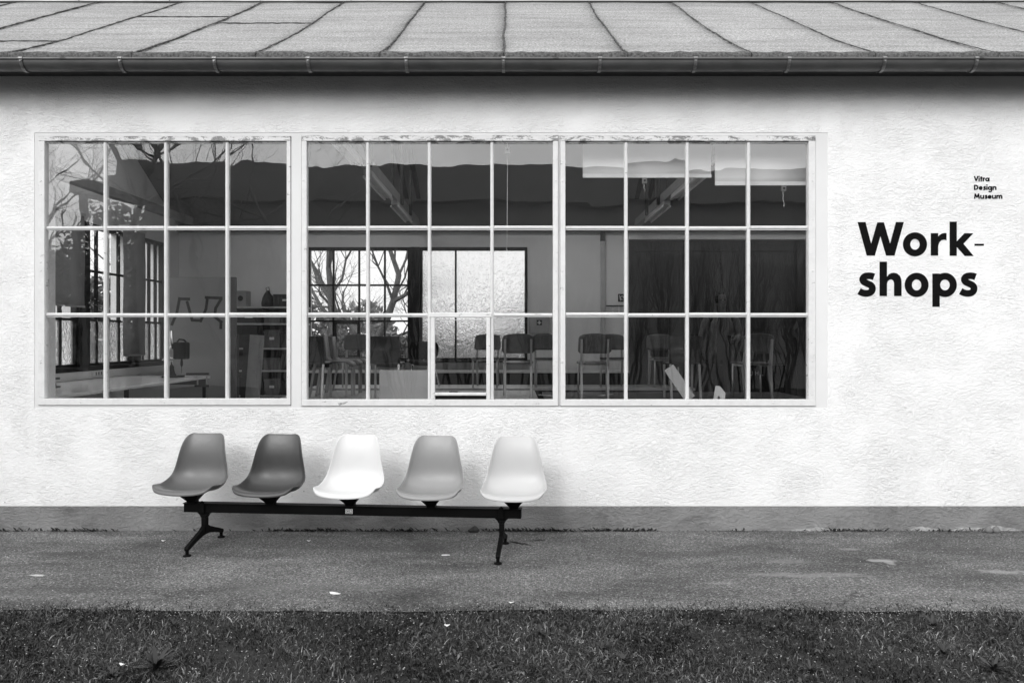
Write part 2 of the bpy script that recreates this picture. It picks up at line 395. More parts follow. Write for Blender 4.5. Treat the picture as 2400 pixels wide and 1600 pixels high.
# side, back and inner walls
IL, IR, BY = -5.9, 6.6, 14.1
def holed(mb, axis, c0, c1, a0, a1, z0, z1, holes):
    """wall slab with rectangular holes (sorted, same z-range allowed different)"""
    def bx(p, q, u, v_):
        if q-p < 1e-4 or v_-u < 1e-4: return
        if axis == 'y': mb.box(p, q, c0, c1, u, v_)
        else: mb.box(c0, c1, p, q, u, v_)
    cur = a0
    for (h0, h1, hz0, hz1) in holes:
        bx(cur, h0, z0, z1); bx(h0, h1, z0, hz0); bx(h0, h1, hz1, z1); cur = h1
    bx(cur, a1, z0, z1)
WZ0, WZ1 = 1.07, 3.06
bx0, bx1 = px(721, BY), px(1236, BY)
GX0, GX1 = px(1474, BY), 6.2
bk = MB(); holed(bk, 'y', BY, BY+.28, IL-.3, XR, -.05, 3.56, [(bx0, bx1, WZ0, WZ1), (GX0, GX1, 0.0, 3.2)])
part(bk, 'back_wall', M['inwall'])
mods = [(6.7, 8.05), (8.2, 9.2), (9.35, 10.78), (11.02, 12.3), (12.52, 13.45)]
lw = MB(); holed(lw, 'x', IL-.3, IL, 6.30, BY, -.05, 3.56, [(a, b, WZ0, WZ1) for a, b in mods])
lw.prism([(6.02, 3.56), (14.38, 3.56), (11.4, 5.15), (8.8, 5.15)], 'x', IL-.3, IL-.001)
part(lw, 'side_wall', M['inwall'])
rw = MB(); rw.box(IR, XR-.02, 6.30, BY, -.05, 3.56); rw.prism([(6.02, 3.56), (14.38, 3.56), (11.4, 5.15), (8.8, 5.15)], 'x', IR, XR-.02)
part(rw, 'side_wall', M['inwall'])
fl = MB(); fl.box(IL, IR, 6.30, BY, -.04, .03); part(fl, 'floor', M['floor_in'])
# cornice board along the back wall head
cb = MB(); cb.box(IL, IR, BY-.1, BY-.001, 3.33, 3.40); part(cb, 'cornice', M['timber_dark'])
# ceiling lining (slopes) and flat middle
ce = MB()
ce.add([(IL,6.28,3.47),(IR,6.28,3.47),(IR,8.85,4.90),(IL,8.85,4.90),(IL,11.35,4.90),(IR,11.35,4.90),(IR,14.12,3.40),(IL,14.12,3.40)],
       [(0,1,2,3),(4,5,6,7)])
part(ce, 'ceiling', M['ceil'])
# trusses: tie beams with batten lights, rafters, struts
for X in (-1.67, 2.2, -5.55, 6.05):
    t = MB(); t.box(X-.05, X+.05, 6.31, BY-.02, 3.405, 3.53); part(t, 'tie_beam', plain('pale_painted_beam', .3, .5))
    if X > -5:
        for dx in (-.1, .1):
            r = MB()
            a = [(BY-.15, 3.56), (BY-.02, 3.56), (11.3, 4.83), (11.3, 4.67)]
            r.prism(a, 'x', X+dx-.035, X+dx+.035); part(r, 'rafter', M['timber_dark'])
        r = MB(); r.prism([(6.33, 3.55), (6.5, 3.55), (8.9, 4.72), (8.9, 4.85), (6.33, 3.6)], 'x', X-.04, X+.04)
        part(r, 'rafter', M['timber_dark'])
        for yy, zt in ((12.6, 4.1), (11.6, 4.62), (9.0, 4.8)):
            
            for dx in (-.0685, .0685):
                s_ = MB(); s_.box(X+dx-.0165, X+dx+.0165, yy-.05, yy+.05, 3.40, zt); part(s_, 'strut', M['timber_dark'])
# roof: eaves board, soffit
so = MB(); so.box(XL-.1, XR+.1, 5.84, WY-.002, 3.44, 3.47); part(so, 'soffit', M['timber_dark'])
fa = MB(); fa.box(XL-.1, XR+.1, 5.795, 5.838, 3.43, 3.495); part(fa, 'fascia_board', M['timber_dark'])
roof = bpy.data.objects.new('roof', None); col.objects.link(roof); roof.parent = bld; roof.location = (0, -WY, 0)
PROF = [(5.772, 3.475), (5.768, 3.498), (5.776, 3.518), (5.795, 3.533), (5.83, 3.548), (5.95, 3.606), (6.15, 3.708), (6.5, 3.888), (7.0, 4.162), (7.6, 4.492), (8.2, 4.826), (8.8, 5.165)]
def prof_at(t):
    L_ = [0]
    for a, b in zip(PROF, PROF[1:]): L_.append(L_[-1]+math.dist(a, b))
    s = t*L_[-1]
    for i in range(len(PROF)-1):
        if s <= L_[i+1] or i == len(PROF)-2:
            k = (s-L_[i])/(L_[i+1]-L_[i]); return (PROF[i][0]+(PROF[i+1][0]-PROF[i][0])*k, PROF[i][1]+(PROF[i+1][1]-PROF[i][1])*k)
ks = list(range(-7, 9)); seamX = [-.06+.897*k for k in ks]
def wob(k, t): return .007*math.sin(t*9+k*2.1)+.003*math.sin(t*23+k*5)+.016*math.sin(t*3.1+k*1.3)*t
for i in range(len(ks)-1):
    mbs = MB(); nu, nv = 6, 26
    lift = .004 if i % 2 else .0
    for a in range(nv+1):
        t = a/nv if a > 8 else a/nv
        tt = (a/nv)**1.6
        y, z = prof_at(tt)
        xa = seamX[i]+wob(i, tt); xb = seamX[i+1]+wob(i+1, tt)
        for c in range(nu+1):
            x = xa+(xb-xa)*c/nu
            mbs.v.append((x, y, z+lift+.003*math.sin(x*7+y*5)+.002*math.sin(y*19+x*3)))
    for a in range(nv):
        for c in range(nu):
            q = a*(nu+1)+c; mbs.f.append((q, q+1, q+nu+2, q+nu+1))
    o = mbs.build('felt_sheet', M['felt'], roof, smooth=True, fix=False)
    md = o.modifiers.new('thickness', 'SOLIDIFY'); md.thickness = .02; md.offset = -1
for i in range(len(ks)):
    sb = MB(); pts = []
    wseed = [random.uniform(-.006, .006) for _ in range(91)]
    rads = []
    for a in range(91):
        tt = (a/90)**1.5; y, z = prof_at(tt)
        pts.append((seamX[i]+wob(i, tt)+wseed[a], y-.004, z+.0085)); rads.append(random.uniform(.003, .0085)*(1.0 if ks[i] < 2 else .65))
    sb.tube(pts, rads, 5); sb.build('bitumen_seam', M['bitumen'], roof)
def cross_seam(i, y0):
    z0 = None
    for a in range(400):
        y, z = prof_at(a/400)
        if y >= y0: z0 = z; break
    xa, xb = seamX[i], seamX[i+1]
    q = MB(); q.tube([(xa+(xb-xa)*k/20, y0+random.uniform(-.005, .005), z0+.009) for k in range(21)], [random.uniform(.004, .007) for k in range(21)], 5)
    q.build('bitumen_seam', M['bitumen'], roof)
cross_seam(2, 6.4); cross_seam(4, 7.35); cross_seam(3, 7.75); cross_seam(1, 6.9)
edge_mat = plain('weathered_felt_edge', .10, .95, var=.6, scale=55, bmp=.01, spec=.1)
for i in range(len(ks)-1):
    q = MB(); n_ = 14; rr_ = random.Random(i)
    for k in range(n_+1):
        x = seamX[i]+.004+(seamX[i+1]-seamX[i]-.008)*k/n_; j = rr_.uniform(-.006, .006)
        q.v += [(x, 5.770, 3.470), (x, 5.760+j*.3, 3.492), (x, 5.764+j*.3, 3.520), (x, 5.785, 3.540+j), (x, 5.80, 3.5415+j)]
    q.f = [(k*5+a, k*5+5+a, k*5+6+a, k*5+1+a) for k in range(n_) for a in range(4)]
    o = q.build('felt_edge_strip', edge_mat, roof, smooth=True); md = o.modifiers.new('t', 'SOLIDIFY'); md.thickness = .004; md.offset = 0
us = MB(); us.box(XL-.1, XR+.1, 8.79, 8.83, 5.14, 5.75); us.build('upstand_flashing', M['flashing'], roof)
lip = MB(); lip.box(XL-.1, XR+.1, 8.765, 8.789, 5.15, 5.168); lip.build('flashing_edge', M['black_steel'], roof)
for k in range(14):
    j = MB(); xx = XL+.5+k*1.0; j.box(xx, xx+.02, 8.778, 8.792, 5.13, 5.74); j.build('standing_seam', M['flashing'], roof)
NG = 14; gwid = (XR-XL+.2)/NG
for k in range(NG):
    xa = XL-.1+gwid*k
    for (ya, za, yb, zb) in ((8.72, 5.76, 10.1, 6.28), (11.48, 5.76, 10.1, 6.28)):
        q = MB(); q.add([(xa+.02, ya, za), (xa+gwid-.02, ya, za), (xa+gwid-.02, yb, zb), (xa+.02, yb, zb), (xa+.02, ya, za+.006), (xa+gwid-.02, ya, za+.006), (xa+gwid-.02, yb, zb+.006), (xa+.02, yb, zb+.006)],
                        [(0,3,2,1),(4,5,6,7),(0,1,5,4),(1,2,6,5),(2,3,7,6),(3,0,4,7)]); q.build('skylight_pane', M['glass_back'], roof)
for k in range(NG+1):
    xa = XL-.1+gwid*k
    q = MB(); q.prism([(8.7, 5.72), (8.7, 5.775), (10.1, 6.31), (11.5, 5.775), (11.5, 5.72), (10.1, 6.25)], 'x', xa-.02, xa+.0195); q.build('skylight_bar', M['flashing'], roof)
us2 = MB(); us2.box(XL-.1, XR+.1, 11.37, 11.41, 5.0, 5.75); us2.build('upstand_flashing', M['flashing'], roof)
rb = MB(); rb.prism([(11.4, 5.12), (14.75, 3.3), (14.75, 3.36), (11.4, 5.18)], 'x', XL-.1, XR+.1); rb.build('rear_slope', M['felt'], roof)
for xx in (XL-.08, XR+.04):
    ge = MB(); ge.prism([(8.82, 4.9), (8.82, 5.74), (10.1, 6.24), (11.38, 5.74), (11.38, 4.9)], 'x', xx, xx+.04); ge.build('lantern_gable', M['flashing'], roof)
# gutter
gy_, gz_, gr_ = 5.708, 3.437, .064
gut = MB(); na = 14
prof = [(gy_-gr_*math.cos(math.pi*a/na), gz_-gr_*math.sin(math.pi*a/na)) for a in range(na+1)]
prof += [(gy_-(gr_-.003)*math.cos(math.pi*a/na), gz_-(gr_-.003)*math.sin(math.pi*a/na)) for a in range(na, -1, -1)]
segx = [XL-.12, -3.2, .29, 3.3, XR+.12]
gutter = bpy.data.objects.new('gutter', None); col.objects.link(gutter); gutter.parent = bld; gutter.location = (0, -WY, 0)
for a, b in zip(segx, segx[1:]):
    q = MB(); q.prism(prof, 'x', a, b+.04); o = q.build('trough', M['zinc'], gutter); smooth_by_angle(o)
    o.location.z = .0015*random.uniform(-1, 1)
    q = MB(); q.tube([(a, gy_-gr_+.002, gz_+.006), (b+.04, gy_-gr_+.002, gz_+.006)], .0105, 10); smooth_by_angle(q.build('bead', M['zinc'], gutter))
for s in (50, 282, 503, 722, 952, 1180, 1406, 1630, 1849, 2073, 2288, -175, 2510):
    X = px(s, 5.65); br = MB(); rr = gr_+.004
    inner = [(gy_-rr*math.cos(math.pi*a/na), gz_-rr*math.sin(math.pi*a/na)) for a in range(na+1)]
    outer = [(gy_-(rr+.004)*math.cos(math.pi*a/na), gz_-(rr+.004)*math.sin(math.pi*a/na)) for a in range(na, -1, -1)]
    o = br; o.prism(inner+outer, 'x', X-.011, X+.011)
    o.box(X-.011, X+.011, gy_+rr, 5.796, gz_-.004, gz_+.003)
    o.tube([(X-.014, gy_-gr_+.002, gz_+.007), (X+.014, gy_-gr_+.002, gz_+.007)], .0145, 10)
    b_ = o.build('gutter_bracket', M['zinc_bright'], gutter); smooth_by_angle(b_)
    sc = MB(); sc.tube([(X, gy_-gr_-.012, gz_-.012), (X, gy_-gr_-.004, gz_-.012)], .005, 8); sc.build('rivet', M['zinc_bright'], gutter)

# ------------------------------------------------------------------ front windows
surr = MB(); SY0, SY1 = WY+.004, 6.10
FR = [(90, 681, 320, 949), (707, 1308, 318, 951), (1313, 1911, 319, 951)]
GL = [(105, 672, 331, 934), (719, 1296, 331, 936), (1325, 1895, 331, 936)]
MV = [(244, 386.5, 530.5), (861, 1006, 1153), (1468, 1612, 1756)]
MHY = (533, 737)
def WX(s): return px(s, WY)
def WZ(s): return pz(s, WY)
fx = [(WX(a), WX(b), WZ(d), WZ(c)) for a, b, c, d in FR]; fs = [(a-.004, b+.004, c-.004, d+.004) for a, b, c, d in fx]; mid = (fx[1][1]+fx[2][0])/2
# surround pieces between opening and frames
surr.box(OX0, fs[0][0], SY0, SY1, OZ0, OZ1); surr.box(fs[0][1], fs[1][0], SY0, SY1, OZ0, OZ1)
surr.box(fs[1][1], fs[2][0], SY0, SY1, OZ0, OZ1); surr.box(fs[2][1], OX1, SY0, SY1, OZ0, OZ1)
for a, b, z0, z1 in fs:
    surr.box(a, b, SY0, SY1, z1, OZ1); surr.box(a, b, SY0, SY1, OZ0, z0)
part(surr, 'window_surround', M['smooth'])
q = MB(); q.box(OX0, OX1, 6.101, 6.104, OZ0-.01, OZ0+.03); q.box(OX0, OX1, 6.101, 6.104, OZ1-.03, OZ1+.01)
part(q, 'rebate', M['timber_dark'])
sill = MB(); sill.box(OX0+.02, OX1-.02, 6.105, 6.36, OZ0-.02, OZ0+.004); part(sill, 'inner_sill', M['smooth'])
wrnd = random.Random(3)
for wi in range(3):
    wo = bpy.data.objects.new('window', None); col.objects.link(wo); wo.parent = bld; wo.location = (0, -WY, 0)
    a, b, z0, z1 = fx[wi]; ga, gb, gc, gd = GL[wi]; gx0, gx1, gz0, gz1 = WX(ga), WX(gb), WZ(gd), WZ(gc)
    y0, y1 = WY-.008, 6.075
    q = MB(); q.box(a, b, y0, y1, gz1, z1); q.build('top_rail', M['frame_worn'], wo, bevel=.003)
    q = MB(); q.box(a, b, y0, y1, z0, gz0); q.build('bottom_rail', M['frame'], wo, bevel=.003)
    q = MB(); q.box(a, gx0, y0+.0015, y1, gz0, gz1); q.build('stile', M['frame'], wo, bevel=.003)
    q = MB(); q.box(gx1, b, y0+.0015, y1, gz0, gz1); q.build('stile', M['frame'], wo, bevel=.003)
    mv = [WX(m) for m in MV[wi]]; mh = [WZ(m) for m in MHY]; hw = .0125
    vent = (wi == 1)
    for ci, m in enumerate(mv):
        q = MB(); q.cbox(m-hw, m+hw, WY+.006, 6.07, gz0, gz1, .008); q.build('muntin', M['putty'], wo)
    xs = [gx0]+mv+[gx1]; zs = [gz1]+mh+[gz0]
    for zi, m in enumerate(mh):
        for ci in range(4):
            xa = xs[ci]+(hw if ci > 0 else 0); xb = xs[ci+1]-(hw if ci < 3 else 0)
            if vent and zi == 1 and ci == 2:
                q = MB(); q.cbox(xa-.012, xb+.012, WY-.004, 6.07, m-.022, m+.014, .004); q.build('muntin', M['frame'], wo); continue
            dz = wrnd.uniform(-.003, .003)
            q = MB(); q.cbox(xa, xb, WY+.009, 6.07, m-hw+dz, m+hw+dz, .007); q.build('muntin', M['putty'], wo)
    for ri in range(3):
        for ci in range(4):
            xa, xb = xs[ci]+(hw if ci else 0), xs[ci+1]-(hw if ci < 3 else 0)
            zt, zb = zs[ri]-(hw if ri else 0), zs[ri+1]+(hw if ri < 2 else 0)
            cx, cz = (xa+xb)/2, (zt+zb)/2; yy = 6.043
            if vent and ri == 2 and ci == 2:
                # opening vent with its own white frame, slightly ajar at the bottom
                t_ = .034
                for (p0, p1, r0, r1) in ((xa, xa+.03, zb, zt-.012), (xb-.03, xb, zb, zt-.012)):
                    q = MB(); q.cbox(p0, p1, WY-.006, 6.04, r0, r1, .004); q.build('vent_stile', M['frame'], wo)
                q = MB(); q.cbox(xa+.031, xb-.031, WY-.016, WY+.014, zb+.030, zb+.052, .005); q.build('vent_rail', M['frame'], wo)
                q = MB(); q.box(xa+.031, xb-.031, 6.05, 6.06, zb, zb+.03); q.build('vent_gap', M['black_steel'], wo)
                xa += .031; xb -= .031; zb += .052; zt -= .024; cx, cz = (xa+xb)/2, (zt+zb)/2
            dxp, dzp = (xb-xa)/2+.004, (zt-zb)/2+.004
            if vent and ri == 2 and ci == 2: dxp -= .004; dzp -= .004
            pn = MB(); pn.box(-dxp, dxp, -.002, .002, -dzp, dzp)
            p = pn.build('pane', M['glass'], wo); p.location = (cx, yy, cz)
            p.rotation_euler = (R(wrnd.uniform(-.22, .22)), 0, R(wrnd.uniform(-.25, .25)))
            # thin line of dark shade-catching putty rebate at top of the pane
            if ri == 0:
                q = MB(); q.cbox(xa, xb, WY+.012, 6.04, zt-.014, zt-.0005, .005); q.build('putty_bead', M['frame_worn'], wo)
            else:
                q = MB(); q.cbox(xa, xb, WY+.016, 6.04, zt-.007, zt-.0005, .003); q.build('putty_bead', M['putty'], wo)
    for k in range(3):
        for zc in ((z1+gz1)/2, (z0+gz0)/2):
            X = a+(b-a)*(k*2+1)/6; q = MB(); q.tube([(X, y0-.004, zc), (X, y0+.002, zc)], [.005, .0085], 8); q.build('screw', M['frame'], wo)
    for k in range(3):
        for xc in ((a+gx0)/2-.004, (b+gx1)/2+.004):
            Z = z0+(z1-z0)*(k*2+1)/6; q = MB(); q.tube([(xc, y0-.0025, Z), (xc, y0+.0035, Z)], [.005, .0085], 8); q.build('screw', M['frame'], wo)

# ------------------------------------------------------------------ dark steel windows in the back and side walls
def steel_window(name_parent, to3, u0, u1, z0, z1, cols, rows, glaze, wide=.05, posts=()):
    """to3(u, d, z) -> world; u along wall, d depth into the room; glaze(ci, ri) -> mat key"""
    wo = bpy.data.objects.new('window', None); col.objects.link(wo); wo.parent = bld; wo.location = (0, -WY, 0)
    def bar(ua, ub, za, zb, d0=-.02, d1=.05, nm='frame'):
        q = MB(); q.box(ua, ub, d0, d1, za, zb); q.v = [to3(*v) for v in q.v]; q.build(nm, M['black_steel'], wo)
    bar(u0, u1, z1-wide, z1); bar(u0, u1, z0, z0+wide*.6); bar(u0, u0+wide*.8, z0+wide*.6, z1-wide); bar(u1-wide*.8, u1, z0+wide*.6, z1-wide)
    us_ = [u0+(u1-u0)*i/cols for i in range(cols+1)]; zs_ = [z0]+list(rows)+[z1]
    for u in us_[1:-1]: bar(u-.016, u+.016, z0+wide*.6, z1-wide, -.015, .03, 'glazing_bar')
    for z in rows: bar(u0+wide*.8, u1-wide*.8, z-.016, z+.016, -.012, .027, 'glazing_bar')
    for ci in range(cols):
        for ri in range(len(zs_)-1):
            q = MB(); q.box(us_[ci]+.01, us_[ci+1]-.01, .006, .010, zs_[ri]+.01, zs_[ri+1]-.01); q.v = [to3(*v) for v in q.v]
            q.build('pane', M[glaze(ci, ri)], wo)
    return wo
toB = lambda u, d, z: (u, BY+.03-d, z)
uA1 = px(962, BY); uB0 = px(984, BY)
steel_window('w', toB, bx0, uA1, WZ0, WZ1, 4, (1.755, 2.39), lambda c, r: 'glass_back', .06)
steel_window('w', toB, uB0, bx1, WZ0, WZ1, 3, (), lambda c, r: 'frosted', .06)
q = MB(); q.box(uA1+.001, uB0-.001, BY-.06, BY+.27, WZ0, WZ1); part(q, 'window_post', M['black_steel'])
# opening casement in the clear window
cs = MB(); ca, cc = px(784, BY), px(845, BY); 
for (p0, p1, r0, r1) in ((ca, ca+.05, 1.12, 1.74), (cc-.05, cc, 1.12, 1.74), (ca+.05, cc-.05, 1.70, 1.74), (ca+.05, cc-.05, 1.12, 1.15)): cs.box(p0, p1, BY-.06, BY-.022, r0, r1)
part(cs, 'casement_frame', M['black_steel'])
sl = MB(); sl.box(bx0-.05, bx1+.05, BY-.12, BY-.001, WZ0-.05, WZ0-.001); part(sl, 'window_board', M['black_steel'])
toL = lambda u, d, z: (IL-.03+d, u, z)
for a, b in mods:
    steel_window('w', toL, a, b, WZ0, WZ1, 4, (1.71, 2.40), lambda c, r: 'frosted' if r == 0 else 'glass_back', .06)
for (a, b), (c, d) in zip(mods, mods[1:]):
    q = MB(); q.box(IL+.001, IL+.06, b-.01, c+.01, WZ0, WZ1); part(q, 'window_post', M['black_steel'])
q = MB(); q.box(IL+.001, IL+.12, 6.6, 13.6, WZ0-.06, WZ0-.002); part(q, 'window_board', M['black_steel'])
q = MB(); q.box(IL+.001, IL+.16, 6.6, 13.6, .905, WZ0-.062); part(q, 'cable_duct', M['smooth'])
# dark panelled gate in the back wall
gt = bpy.data.objects.new('gate', None); col.objects.link(gt); gt.parent = bld; gt.location = (0, -WY, 0)
q = MB(); q.box(GX0+.005, GX1-.005, BY+.05, BY+.12, .03, 3.19); q.build('gate_leaf', M['gate'], gt)
gw = (GX1-GX0)/4
for i in range(4):
    x0, x1 = GX0+gw*i+.02, GX0+gw*(i+1)-.02
    for (za, zb) in ((.1, 1.55), (1.62, 3.1)):
        for (p0, p1, r0, r1) in ((x0, x0+.1, za, zb), (x1-.1, x1, za, zb), (x0+.1, x1-.1, zb-.1, zb), (x0+.1, x1-.1, za, za+.1)):
            q = MB(); q.box(p0, p1, BY+.02, BY+.049, r0, r1); q.build('gate_rail', M['gate'], gt)

# ------------------------------------------------------------------ lettering painted on the wall
def cr(x, y): return (1920+x/4.127, 380+y/4.127)
def to_wall(cx, cy):
    s = cr(cx, cy); return (px(s[0], WY), pz(s[1], WY))
class Letter:
    def __init__(s): s.mb = MB(); s.k = 0
    def poly(s, pts):
        s.k += 1; d = .0025+.0002*s.k
        s.mb.prism([to_wall(*p) for p in pts], 'y', WY-d, WY+.001)
    def rect(s, x0, y0, x1, y1): s.poly([(x0, y0), (x1, y0), (x1, y1), (x0, y1)])
    def ring(s, cx, cy, rx, ry, ix, iy, a0=0, a1=360, n=48, ioff=(0, 0)):
        s.k += 1; d = .0025+.0002*s.k; full = abs(a1-a0) >= 360
        mo = []; mi = []
        for k in range(n+1):
            a = R(a0+(a1-a0)*k/n)
            mo.append(to_wall(cx+rx*math.cos(a), cy-ry*math.sin(a))); mi.append(to_wall(cx+ioff[0]+ix*math.cos(a), cy+ioff[1]-iy*math.sin(a)))
        vv = []; ff = []
        for k in range(n+1):
            for (p, y) in ((mo[k], WY-d), (mi[k], WY-d), (mo[k], WY+.001), (mi[k], WY+.001)): vv.append((p[0], y, p[1]))
        for k in range(n):
            a, b = k*4, k*4+4
            ff += [(a, a+1, b+1, b), (a, b, b+2, a+2), (a+1, a+3, b+3, b+1)]
        if not full: ff += [(0, 2, 3, 1), (n*4, n*4+1, n*4+3, n*4+2)]
        s.mb.add(vv, ff)
    def stroke(s, pts, wd, smooth=True):
        P_ = [Vector(p) for p in pts]
        if smooth and len(P_) > 2:
            Q = []
            ext = [P_[0]*2-P_[1]]+P_+[P_[-1]*2-P_[-2]]
            for i in range(1, len(ext)-2):
                p0, p1, p2, p3 = ext[i-1:i+3]
                for k in range(6):
                    t = k/6; Q.append(.5*((2*p1)+(p2-p0)*t+(2*p0-5*p1+4*p2-p3)*t*t+(3*p1-p0-3*p2+p3)*t**3))
            Q.append(P_[-1]); P_ = Q
        s.k += 1; d = .0025+.0002*s.k; vv = []; ff = []
        for i, p in enumerate(P_):
            a, b = P_[max(i-1, 0)], P_[min(i+1, len(P_)-1)]
            t = (b-a).normalized(); nrm = Vector((-t.y, t.x))
            mt = 1.0
            if 0 < i < len(P_)-1:
                t1 = (P_[i]-P_[i-1]).normalized(); mt = 1/max(.35, abs(nrm.dot(Vector((-t1.y, t1.x)))))
            for sg in (1, -1):
                q_ = p+nrm*sg*wd/2*mt; ww = to_wall(q_.x, q_.y); vv += [(ww[0], WY-d, ww[1]), (ww[0], WY+.001, ww[1])]
        for i in range(len(P_)-1):
            a, b = i*4, i*4+4; ff += [(a, b, b+2, a+2), (a, a+1, b+1, b), (a+2, b+2, b+3, a+3)]
        ff += [(0, 2, 3, 1), (len(vv)-4, len(vv)-3, len(vv)-1, len(vv)-2)]
        s.mb.add(vv, ff)
    def done(s, parent, name='letter'):
        s.mb.v = [(x-parent.location.x, y-parent.location.y, z-parent.location.z) for x, y, z in s.mb.v]
        return s.mb.build(name, M['black_paint'], parent)
bx_, bz_ = to_wall(372, 1398)
sign = thing('wall_lettering', 'large bold black letters reading Work-shops painted on the white stucco', 'lettering', (bx_, WY, bz_))
l = Letter(); l.poly([(372,580),(447,580),(502,790),(562,583),(592,715),(538,903),(460,903)]); l.poly([(562,583),(625,583),(685,790),(742,580),(818,580),(728,903),(647,903),(592,715)]); l.done(sign)
l = Letter(); l.ring(926,795,116,116,46,52); l.done(sign)
l = Letter(); l.rect(1080,687,1150,903); l.poly([(1149,722),(1163,706),(1188,690),(1212,685),(1231,686),(1231,754),(1208,749),(1182,755),(1162,775),(1152,802),(1149,830)]); l.done(sign)
l = Letter(); l.rect(1262,576,1330,905); l.poly([(1329,768),(1405,688),(1490,688),(1394,789),(1329,800)]); l.poly([(1329,770),(1376,760),(1394,789),(1492,907),(1408,907),(1329,818)]); l.done(sign)
l = Letter(); l.rect(1502,790,1592,808); l.done(sign)
S_ = [(529,1109),(505,1101),(470,1099),(438,1107),(421,1130),(431,1155),(462,1172),(498,1190),(514,1215),(508,1246),(482,1265),(446,1269),(412,1261),(386,1247)]
for dx in (0, 983):
    l = Letter(); l.stroke([(x+dx, y) for x, y in S_], 64); l.done(sign)
l = Letter(); l.rect(584,963,655,1294); l.poly([(654,1112),(672,1087),(695,1073),(720,1069),(750,1075),(778,1097),(792,1128),(796,1160),(796,1294),(724,1294),(724,1170),(718,1147),(700,1134),(680,1136),(662,1152),(654,1180)]); l.done(sign)
l = Letter(); l.ring(942,1187,115,117,46,53); l.done(sign)
l = Letter(); l.rect(1095,1077,1165,1398); l.ring(1216,1187,114,117,47,52); l.done(sign)
bx_, bz_ = to_wall(1497, 355)
sign2 = thing('wall_lettering', 'three small black lines reading Vitra Design Museum painted on the stucco', 'lettering', (bx_, WY, bz_))
SW = 11.5
def small(ch, x, bl):
    l = Letter(); T = lambda pts: [(x+a, bl-b) for a, b in pts]; st = lambda pts, sm=False: l.stroke(T(pts), SW, sm)
    cx = lambda a, b, r, a0=0, a1=360: l.ring(x+a, bl-b, r+SW/2, r+SW/2, r-SW/2, r-SW/2, a0, a1, 20)
    if ch == 'V': st([(4,51),(20,5)]); st([(38,51),(22,5)]); wd = 44
    elif ch == 'i': st([(6,0),(6,36)]); st([(6,43),(6,53)]); wd = 17
    elif ch == 't': st([(9,0),(9,48)]); st([(0,32),(19,32)]); wd = 23
    elif ch == 'r': st([(6,0),(6,36)]); st([(6,18),(11,28),(22,31)], True); wd = 27
    elif ch == 'a': cx(17,18,13); st([(33,0),(33,36)]); wd = 43
    elif ch == 'D': st([(6,0),(6,51)]); st([(6,45.5),(20,44),(33,36),(36,25),(33,14),(20,7),(6,5.5)], True); wd = 47
    elif ch == 'e': cx(18,18,13,20,330); st([(5,17),(35,20)]); wd = 40
    elif ch == 's': st([(25,29),(16,32),(9,27),(14,20),(22,15),(22,8),(14,4),(4,8)], True); wd = 32
    elif ch == 'g': cx(17,18,13); st([(33,36),(33,-6),(28,-14),(17,-16),(6,-11)], True); wd = 43
    elif ch == 'n': st([(6,0),(6,36)]); st([(6,18),(12,29),(22,31),(31,26),(32,14),(32,0)], True); wd = 42
    elif ch == 'u': st([(6,36),(6,18),(8,8),(18,5),(28,8),(31,18)], True); st([(32,36),(32,0)]); wd = 42
    elif ch == 'M': st([(6,0),(13,51)]); st([(13,46),(28,12)]); st([(43,46),(28,12)]); st([(43,51),(50,0)]); wd = 60
    elif ch == 'm': st([(6,0),(6,36)]); st([(6,18),(11,29),(20,31),(28,26),(29,14),(29,0)], True); st([(29,18),(34,29),(43,31),(51,26),(52,14),(52,0)], True); wd = 62
    l.done(sign2); return x+wd
for txt, bl, tw in (('Vitra', 187, 168), ('Design', 270, 220), ('Museum', 355, 282)):
    x = 1497
    for ch in txt: x = small(ch, x, bl)

# ------------------------------------------------------------------ tandem bench with five shell seats
BX, BYc, BROT = -1.11, 5.475, R(-5.0)
bench = thing('tandem_bench', 'black steel beam bench carrying five moulded shell seats by the white wall', 'bench', (BX, BYc, .010), BROT)
HL = 1.178
q = MB(); q.box(-HL, HL, -.032, .032, .243, .302); q.build('beam', M['rubber'], bench, bevel=.003)
q = MB(); q.box(-HL-.004, HL+.004, -.04, .034, .3025, .308); q.build('beam_cap', M['rubber'], bench, bevel=.0015)
